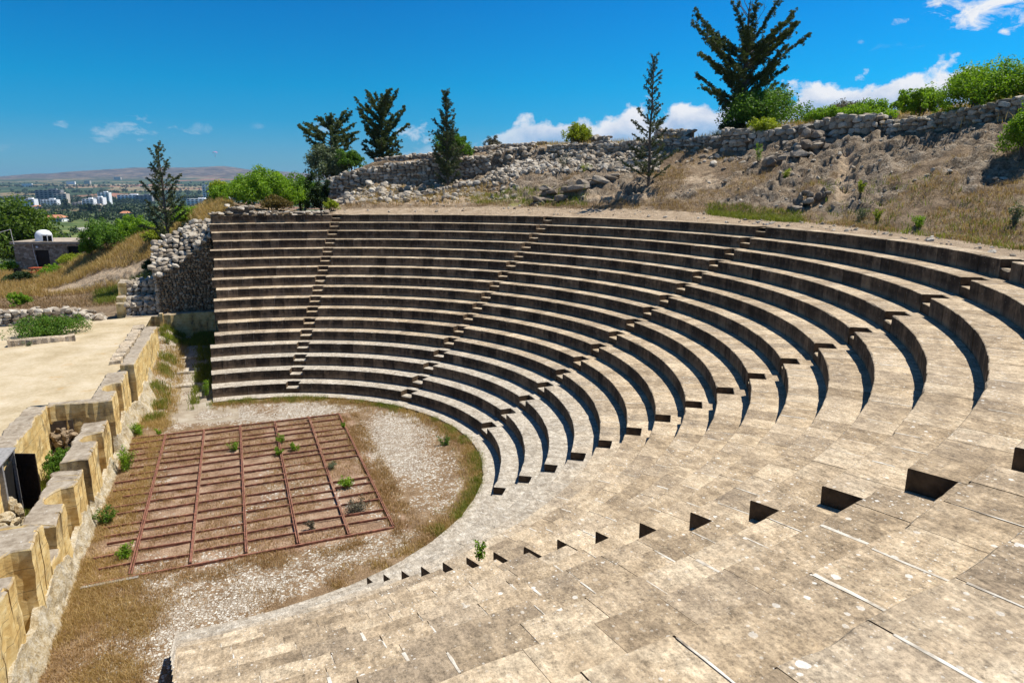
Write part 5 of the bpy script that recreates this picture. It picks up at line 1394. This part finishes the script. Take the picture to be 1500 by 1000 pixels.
Z = Z+(fbm(X/90, Y/90, oct=3, seed=5)-.5)*np.clip(Dm/700,0.5,6)+(fbm(X/900, Y/900, oct=4, seed=8)-.5)*np.clip((Dm-4500)/2500,0,1)*70
nx, ny = X.shape; idx = np.arange(nx*ny).reshape(nx, ny)
mb = MB(); mb.add(np.stack([X,Y,Z],-1).reshape(-1,3), np.stack([idx[:-1,:-1],idx[:-1,1:],idx[1:,1:],idx[1:,:-1]],-1).reshape(-1,4))
n = NM('farmland'); P = n.pos
warp = n.vadd(n.vmul(P,(1,1,0)), n.vmul(n.node_noise_vec(.004), (120,120,0)))
fc = n.voro(.0042, warp, 'F1', 1, 'Color'); s3 = n.sep(fc)
field = n.ramp(s3[0], (.0,(.045,.070,.025)), (.30,(.075,.10,.035)), (.48,(.26,.185,.10)), (.58,(.33,.25,.14)), (.68,(.36,.165,.105)), (.78,(.035,.055,.022)), (.92,(.34,.28,.18)))
for nd in n.t.nodes:
    if nd.type == 'VALTORGB' and nd.outputs[0] == field: nd.color_ramp.interpolation = 'CONSTANT'
field = n.mix(n.range(n.noise(.02,4,.6), .43,.58,0,.85), field, (.045,.065,.025))
dist = n.node('ShaderNodeVectorMath', operation='DISTANCE'); n._s(dist.inputs[0], P); dist.inputs[1].default_value = [float(t) for t in CAM]
near = n.range(dist.outputs['Value'], 350, 1500, 1, 0)
grn = n.ramp(n.noise(.05,5,.65), (.35,(.035,.060,.015)), (.5,(.09,.135,.03)), (.62,(.20,.21,.07)), (.72,(.36,.29,.15)))
c = n.mix(near, field, grn)
zz = n.sep(P)[2]
scrub = n.ramp(n.noise(.012,6,.7), (.40,(.045,.045,.038)), (.50,(.105,.088,.066)), (.60,(.22,.165,.115)))
c = n.mix(n.range(n.math('ADD', zz, n.math('MULTIPLY', n.noise(.003,3), 60)), 78, 118), c, scrub)
n.color(c); M['far'] = n.m
mb.build('plain', M['far'], smooth=True, kind='structure')

def farp(u, v, D):
    p = at(u, v, D); p[2] = float(FZ(np.array([D]), np.array([u]))[0]); return p
# distant woodland: masses nobody could count
r = np.random.default_rng(15); mb = MB()
M['wood'] = mat_leaf('distant_tree_crowns', (.016,.030,.012), (.035,.060,.020), (.070,.098,.032), .1, .02)
C = []; S_ = []
def wood(n, u0, u1, D0, D1, s, seed):
    rr = np.random.default_rng(seed)
    for k in range(n):
        u = rr.uniform(u0,u1); D = D0*(D1/D0)**rr.random(); p = farp(u, 300, D)
        if fbm(np.array([p[0]/130]), np.array([p[1]/130]), oct=3, seed=12)[0] < .47: continue
        h = s*rr.uniform(.6,1.3); C.append((p[0],p[1],p[2]+h*.42)); S_.append(h)
wood(700, -30, 470, 130, 420, 3.6, 1); wood(900, -30, 470, 420, 1000, 6.0, 2); wood(800, -30, 470, 1000, 1700, 9, 3); wood(1000, -30, 470, 1700, 4200, 10, 4)
for (u0,u1,D,n_,s) in [(95,205,1650,120,13),(120,215,1150,60,11),(215,330,1900,90,14),(0,70,1750,60,12),(150,230,900,40,11),(20,480,2500,160,11),(0,480,3300,170,11)]:
    for k in range(n_):
        u = r.uniform(u0,u1); D_ = D*r.uniform(.97,1.03); p = farp(u,300,D_); h = s*r.uniform(.7,1.2); C.append((p[0],p[1],p[2]+h*.42)); S_.append(h)
C = np.array(C); S_ = np.array(S_)
for s_lo, s_hi in [(0,4),(4,6),(6,8),(8,11),(11,30)]:
    k = (S_ >= s_lo) & (S_ < s_hi)
    if k.any():
        sm = S_[k].mean(); V, Q = leaves(C[k], 46, sm*.50, sm*.26, r, .8, .4, .85); mb.add(V, Q)
mb.build('distant_woodland', M['wood'], kind='stuff')
for lab, u, D, h, w in [('dark pointed cypress standing alone in the fields before the white flats', 117, 900, 12, 3.4), ('rounded dark tree in the fields right of the lone cypress', 131, 880, 11, 13), ('lone dark tree with spreading crown close to the white balconied flats', 96, 1150, 17, 11)]:
    p = farp(u, 300, D); root = thing('field_tree', p, lab, 'tree', 'trees standing in the fields'); rr = np.random.default_rng(int(u)); mb = MB()
    Cc = p+np.stack([rr.normal(0,w*.22,40), rr.normal(0,w*.22,40), h*(.15+.8*rr.random(40))], -1)*np.array([1,1,1]); V, Q = leaves(Cc, 14, w*.22, w*.2, rr, .8); mb.add(V, Q); mb.build('crown', M['wood'], root)
    mb = MB(); mb.tube([p-[0,0,.5], p+[0,0,h*.6]], [.35,.15], 6); mb.build('trunk', M['bark'], root)

# town buildings
M['flat_white'] = simple('white_render', (.84,.84,.82), .06, .3); M['flat_cream'] = simple('cream_render', (.60,.52,.42), .08, .3); M['flat_grey'] = simple('grey_concrete', (.30,.29,.28), .12, .3); M['winglass'] = simple('dark_window', (.045,.055,.07), .2, 1, .25); M['tile'] = simple('orange_roof_tiles', (.50,.22,.12), .15, .5)
def flats(label, u, v, D, w, h, mat, floors, bays, seed, dpt=12, roofbox=True):
    w, h = w*1.22, h*1.15
    p = farp(u, v, D); yaw = .25*math.sin(seed*3.1); ax = Rv*math.cos(yaw)+np.array([Fh[0],Fh[1],0])*math.sin(yaw); ay = np.cross([0,0,1], ax)
    root = thing('apartment_building', p, label, 'building', 'distant town buildings')
    mb = MB(); mb.obox(p+[0,0,h/2-2], ax*w/2, ay*dpt/2, (0,0,h/2+2)); mb.build('wall', M[mat], root)
    fh = h/floors
    for f in range(floors):
        if bays:
            for b in range(bays):
                c = p-ay*(dpt/2+.02)+ax*(w*((b+.5)/bays-.5))+np.array([0,0,fh*(f+.55)]); mb = MB(); mb.obox(c, ax*w/bays*.27, ay*.12, (0,0,fh*.29)); mb.build('window', M['winglass'], root)
            if f:
                mb = MB(); mb.obox(p-ay*(dpt/2+.7)+np.array([0,0,fh*f+.2]), ax*w*.46, ay*.65, (0,0,.45)); mb.build('balcony', M[mat], root)
    if roofbox: mb = MB(); mb.obox(p+ax*w*.15+np.array([0,0,h+1.2]), ax*w*.16, ay*2.5, (0,0,1.3)); mb.build('roof_hut', M[mat], root)
    return root
flats('white balconied block of flats, the clearest in the town', 75, 305, 1400, 27, 14, 'flat_white', 5, 5, 1)
flats('white block of flats half hidden by the pine at left', 45, 307, 1380, 22, 15, 'flat_white', 4, 3, 2)
flats('big unfinished grey block behind the white balconied flats', 75, 300, 1620, 48, 27, 'flat_grey', 7, 6, 3, roofbox=True)
flats('grey lower wing right of the unfinished block', 92, 302, 1600, 26, 20, 'flat_cream', 5, 3, 4)
flats('white stepped block in the middle of the town', 132, 303, 1350, 18, 15, 'flat_white', 5, 3, 5)
flats('white block with narrow front, second in the middle of the town', 146, 302, 1420, 20, 17, 'flat_white', 5, 3, 6)
flats('taller white block at the right of the middle of the town', 155, 300, 1560, 20, 23, 'flat_white', 6, 3, 7)
flats('low cream house left of the white stepped block', 117, 306, 1380, 18, 9, 'flat_cream', 3, 3, 8)
flats('low white house with pale front below the narrow white block', 143, 308, 1220, 17, 6, 'flat_cream', 2, 2, 9)
flats('long white building left of the sparse young cypress', 193, 298, 1700, 48, 15, 'flat_white', 4, 6, 10, dpt=18)
flats('grey glazed block behind the sparse young cypress', 213, 298, 1650, 30, 16, 'flat_grey', 5, 4, 11)
flats('low white hall right of the sparse young cypress', 292, 296, 1500, 38, 12, 'flat_white', 3, 5, 12, dpt=20)
flats('tall white tower block left of the big bright bush', 308, 296, 1650, 22, 36, 'flat_white', 10, 4, 13, roofbox=False)
flats('small white building between tower and bushes', 328, 296, 1700, 26, 17, 'flat_white', 4, 3, 14)
flats('little pale house among trees at the foot of the ridge', 104, 268, 3700, 34, 14, 'flat_white', 2, 0, 15, roofbox=False)
flats('second pale house among trees at the foot of the ridge', 128, 266, 3900, 30, 14, 'flat_cream', 2, 0, 16, roofbox=False)
flats('pale farmhouse on the plain under the ridge', 40, 272, 3300, 36, 12, 'flat_white', 2, 0, 17, roofbox=False)
flats('largest pale farm buildings on the slope of the ridge', 172, 258, 5000, 44, 13, 'flat_cream', 2, 0, 18, roofbox=False)
def cottage(label, u, v, D, w, dpt, h):
    p = farp(u, v, D); ax = Rv; ay = np.array([Fh[0],Fh[1],0]); root = thing('tiled_house', p, label, 'house', 'tiled houses among the fields')
    mb = MB(); mb.obox(p+[0,0,h/2-1], ax*w/2, ay*dpt/2, (0,0,h/2+1)); mb.build('wall', M['flat_white'], root)
    mb = MB(); o = .6; V = [p+ax*sx*(w/2+o)+ay*sy*(dpt/2+o)+np.array([0,0,h+.02]) for sx,sy in ((-1,-1),(1,-1),(1,1),(-1,1))]+[p+ax*s_*w*.3+np.array([0,0,h+2.2]) for s_ in (-1,1)]
    mb.add(V, [(0,1,5,4),(2,3,4,5),(0,3,2,1)], T=[(1,2,5),(3,0,4)]); mb.build('roof', M['tile'], root)
cottage('wide orange-roofed house in the green fields', 82, 322, 560, 15, 9, 3.4)
cottage('small orange-roofed house right of the field trees', 184, 312, 760, 9, 7, 3)
cottage('orange-roofed house near the foot of the white flats', 56, 309, 1300, 16, 9, 4)

# pink paraglider over the plain
pg = at(315, 226, 1000); root = thing('paraglider', pg, 'tiny pink paraglider in the sky above the plain', 'paraglider')
mb = MB(); K = 12; V = []
for k in range(K+1):
    a = math.pi*(.12+.76*k/K); c = pg+Rv*3.6*math.cos(a)+np.array([0,0,1.9*math.sin(a)+1.2]); V += [c-np.array([Fh[0],Fh[1],0])*.9, c+np.array([Fh[0],Fh[1],.1])*.9, c+np.array([0,0,.28])]
for k in range(K):
    a, b = 3*k, 3*k+3; mb.Q.append(np.array([(a,b,b+2,a+2),(a+2,b+2,b+1,a+1),(a+1,b+1,b,a)])); mb.mq.append(np.zeros(3))
mb.V.append(np.array(V)); mb.n = len(V); mb.build('canopy', simple('pink_ripstop', (.80,.16,.42), .1, .5), root)
mb = MB(); 
for k in (1,4,8,11): mb.bar(V[3*k], pg-[0,0,2.4], .10)
mb.build('line', M['wire'], root)
mb = MB(); mb.tube([pg-[0,0,2.2],pg-[0,0,2.7],pg-[0,0,3.3]],[.25,.4,.2],8); mb.build('harness', simple('pink_harness', (.6,.12,.3), .1, 1), root)

# ================================================================== AIR
hz = MB(); hz.box(-11500,11500,-11500,11500,-60,222)
haze = hz.build('haze', []); haze['kind'] = 'stuff'
hm = bpy.data.materials.new('pale_air'); hm.use_nodes = True; t = hm.node_tree; t.nodes.clear()
o_ = t.nodes.new('ShaderNodeOutputMaterial'); pv = t.nodes.new('ShaderNodeVolumePrincipled'); pv.inputs['Color'].default_value = (.34,.62,1,1); pv.inputs['Density'].default_value = HAZE if 'HAZE' in globals() else 5.5e-5; pv.inputs['Anisotropy'].default_value = .2
t.links.new(pv.outputs[0], o_.inputs['Volume']); haze.data.materials.append(hm)

# ================================================================== SKY, SUN, CAMERA
SUN = np.array([.50,-.03,1.0]); SUN /= np.linalg.norm(SUN)
W = bpy.data.worlds.new('World'); SC.world = W; W.use_nodes = True; wt = W.node_tree; wt.nodes.clear()
def _nv_world(s, v):
    n = s.node('ShaderNodeTexNoise'); s._s(n.inputs['Vector'], v); n.inputs['Scale'].default_value = 30.0
    return n.outputs['Color']
class WN(NM):
    def __init__(s): s.t = wt
w = WN(); wo = w.node('ShaderNodeOutputWorld'); bg = w.node('ShaderNodeBackground'); wt.links.new(bg.outputs[0], wo.inputs[0]); bg.inputs[1].default_value = .10
sky = w.node('ShaderNodeTexSky', sky_type='NISHITA'); sky.sun_disc = False; sky.sun_elevation = math.asin(SUN[2]); sky.sun_rotation = math.atan2(SUN[0], SUN[1])
sky.air_density = 1.0; sky.dust_density = .3; sky.ozone_density = 3.0; sky.altitude = 50
tc = w.node('ShaderNodeTexCoord').outputs['Generated']
dx, dy, dz = w.sep(tc)[0:3]
el = w.math('ARCSINE', dz)                                       # elevation, radians
lat = w.math('ADD', w.math('MULTIPLY', dx, float(Rv[0])), w.math('MULTIPLY', dy, float(Rv[1])))
fw = w.math('ADD', w.math('MULTIPLY', dx, float(Fh[0])), w.math('MULTIPLY', dy, float(Fh[1])))
az = w.math('ARCTAN2', lat, fw)                                  # bearing from the axis of view of the town side
# deep blue within the frame, paler and greyer towards the horizon
tint = w.ramp(w.math('MULTIPLY', el, 2.0), (0,(.24,.38,.50)), (.09,(.16,.36,.53)), (.17,(.045,.36,.54)), (.26,(.004,.375,.55)), (.5,(0,.315,.55)), (.62,(.05,.30,.50)), (1.0,(.17,.30,.42)))  # unseen zenith above the frame made neutral to take blue out of shadows
blue = w.mix(1.0, sky.outputs[0], tint, 'MULTIPLY')
gain = w.range(az, -.2, .65, 1.2, 1.55)
blue = w.mix(1.0, w.mix(1.0, blue, gain, 'MULTIPLY'), (.8,1.03,1.10), 'MULTIPLY')
def skypos(u, v):
    d = ray(u, v); d = d/np.linalg.norm(d); return math.atan2(d@Rv, d[0]*Fh[0]+d[1]*Fh[1]), math.asin(d[2])
prof = [(600,226),(640,215),(690,202),(740,189),(775,174),(845,160),(880,176),(915,158),(960,166),(1000,150),(1060,145),(1110,142),(1160,136),(1185,128),(1245,115),(1300,120),(1350,112),(1390,100),(1440,92),(1500,78),(1560,70)]
fcv = w.node('ShaderNodeFloatCurve'); A0, A1 = -.7, .8
cv = fcv.mapping.curves[0]; pts_ = [( (skypos(u,v)[0]-A0)/(A1-A0), skypos(u,v)[1]*3.0) for u, v in prof]
pts_ = [(0,.02),(max(.01,pts_[0][0]-.08),.03)]+pts_+[(1,.55)]
while len(cv.points) < len(pts_): cv.points.new(.5,.5)
for q, (a, b) in zip(cv.points, pts_): q.location = (a, b); q.handle_type = 'AUTO'
fcv.mapping.update(); w._s(fcv.inputs['Value'], w.range(az, A0, A1))
edge = w.math('DIVIDE', fcv.outputs[0], 3.0)
comb = w.node('ShaderNodeCombineXYZ'); w._s(comb.inputs[0], az); w._s(comb.inputs[1], w.math('MULTIPLY', el, 1.25)); cvec = comb.outputs[0]
n1 = w.noise(11, 7, .58, cvec, .25); n2 = w.noise(36, 5, .6, cvec, .2)
puff = w.voro(24, w.vadd(cvec, w.vmul(_nv_world(w, cvec), (.03,.03,0))), 'SMOOTH_F1')
hgt = w.math('SUBTRACT', edge, el)                               # depth below the cloud top
rag = w.math('ADD', w.math('MULTIPLY', w.math('SUBTRACT', n1, .5), .085), w.math('ADD', w.math('MULTIPLY', w.math('SUBTRACT', n2, .5), .046), w.math('MULTIPLY', w.math('SUBTRACT', .38, puff), .05)))
dens = w.range(w.math('ADD', hgt, rag), -.001, .009)
dens = w.math('MULTIPLY', dens, w.range(hgt, .022, .085, 1.0, .38))
dens = w.math('MULTIPLY', dens, w.range(az, -.10, .06, .25, 1.0))
# scattered small clouds
def blob(u, v, ru, rv, thr, soft, op, sc=26):
    a, e_ = skypos(u, v); ra, re = ru/1006*.9, rv/1006
    q = w.math('ADD', w.math('POWER', w.math('ABSOLUTE', w.math('DIVIDE', w.math('SUBTRACT', az, a), ra)), 2.0), w.math('POWER', w.math('ABSOLUTE', w.math('DIVIDE', w.math('SUBTRACT', el, e_), re)), 2.0))
    s_ = w.math('ADD', w.math('MULTIPLY', w.math('SUBTRACT', 1.0, q), .6), w.math('MULTIPLY', w.math('SUBTRACT', w.noise(sc, 7, .68, w.vmul(cvec,(1,1.5,1)), .5), .5), 4.2))
    return w.math('MULTIPLY', w.range(s_, thr, thr+soft), op)
for args in [(215,190,72,18,.55,1.3,.62),(160,192,26,12,.2,1,.45),(296,188,14,7,.3,1.2,.2),(478,186,26,9,.15,.9,.5),(612,196,30,18,.1,1.0,.75),(375,186,18,5,.3,1.2,.2),(88,184,14,5,.2,.8,.35),(20,214,40,8,.3,1,.22),(1440,8,52,24,.0,.8,1.0),(1375,5,16,6,.1,.8,.9),(1318,32,12,5,.15,.8,.6),(1500,20,20,26,.1,.8,.8),(1285,70,60,8,.45,1,.18),(1262,62,6,4,.1,.8,.4)]:
    dens = w.math('MAXIMUM', dens, blob(*args))
# lit tops, blue-grey bodies
shade = w.math('ADD', w.range(hgt, .0, .060, 1.0, .12), w.math('MULTIPLY', w.math('SUBTRACT', w.noise(20, 6, .6, w.vadd(cvec, (0,.012,0)), .2), .5), 1.6))
ccol = w.ramp(shade, (.0,(1.7,2.9,4.6)), (.40,(2.9,3.8,5.2)), (.72,(4.8,5.2,5.9)), (.95,(6.1,6.2,6.4)))
final = w.mix(dens, blue, ccol)
w._s(bg.inputs[0], final)

sd = bpy.data.lights.new('sun', 'SUN'); sd.energy = 4.6; sd.angle = math.radians(.5); sd.color = (1,.95,.86)
so = bpy.data.objects.new('sun', sd); COL.objects.link(so); so.rotation_euler = Vector(SUN).to_track_quat('Z', 'Y').to_euler()

cd = bpy.data.cameras.new('camera'); cd.sensor_width = 36; cd.lens = FPX/1500*36; cd.clip_start = .1; cd.clip_end = 40000
co = bpy.data.objects.new('camera', cd); COL.objects.link(co)
co.matrix_world = Matrix(((R2[0],U2[0],-Fv[0],CAM[0]),(R2[1],U2[1],-Fv[1],CAM[1]),(R2[2],U2[2],-Fv[2],CAM[2]),(0,0,0,1)))
SC.camera = co
SC.view_settings.view_transform = 'Standard'; SC.view_settings.look = 'None'; SC.view_settings.exposure = 0.55; SC.view_settings.gamma = 1
SC.cycles.max_bounces = 6; SC.cycles.diffuse_bounces = 3; SC.cycles.transparent_max_bounces = 8; SC.cycles.volume_bounces = 0
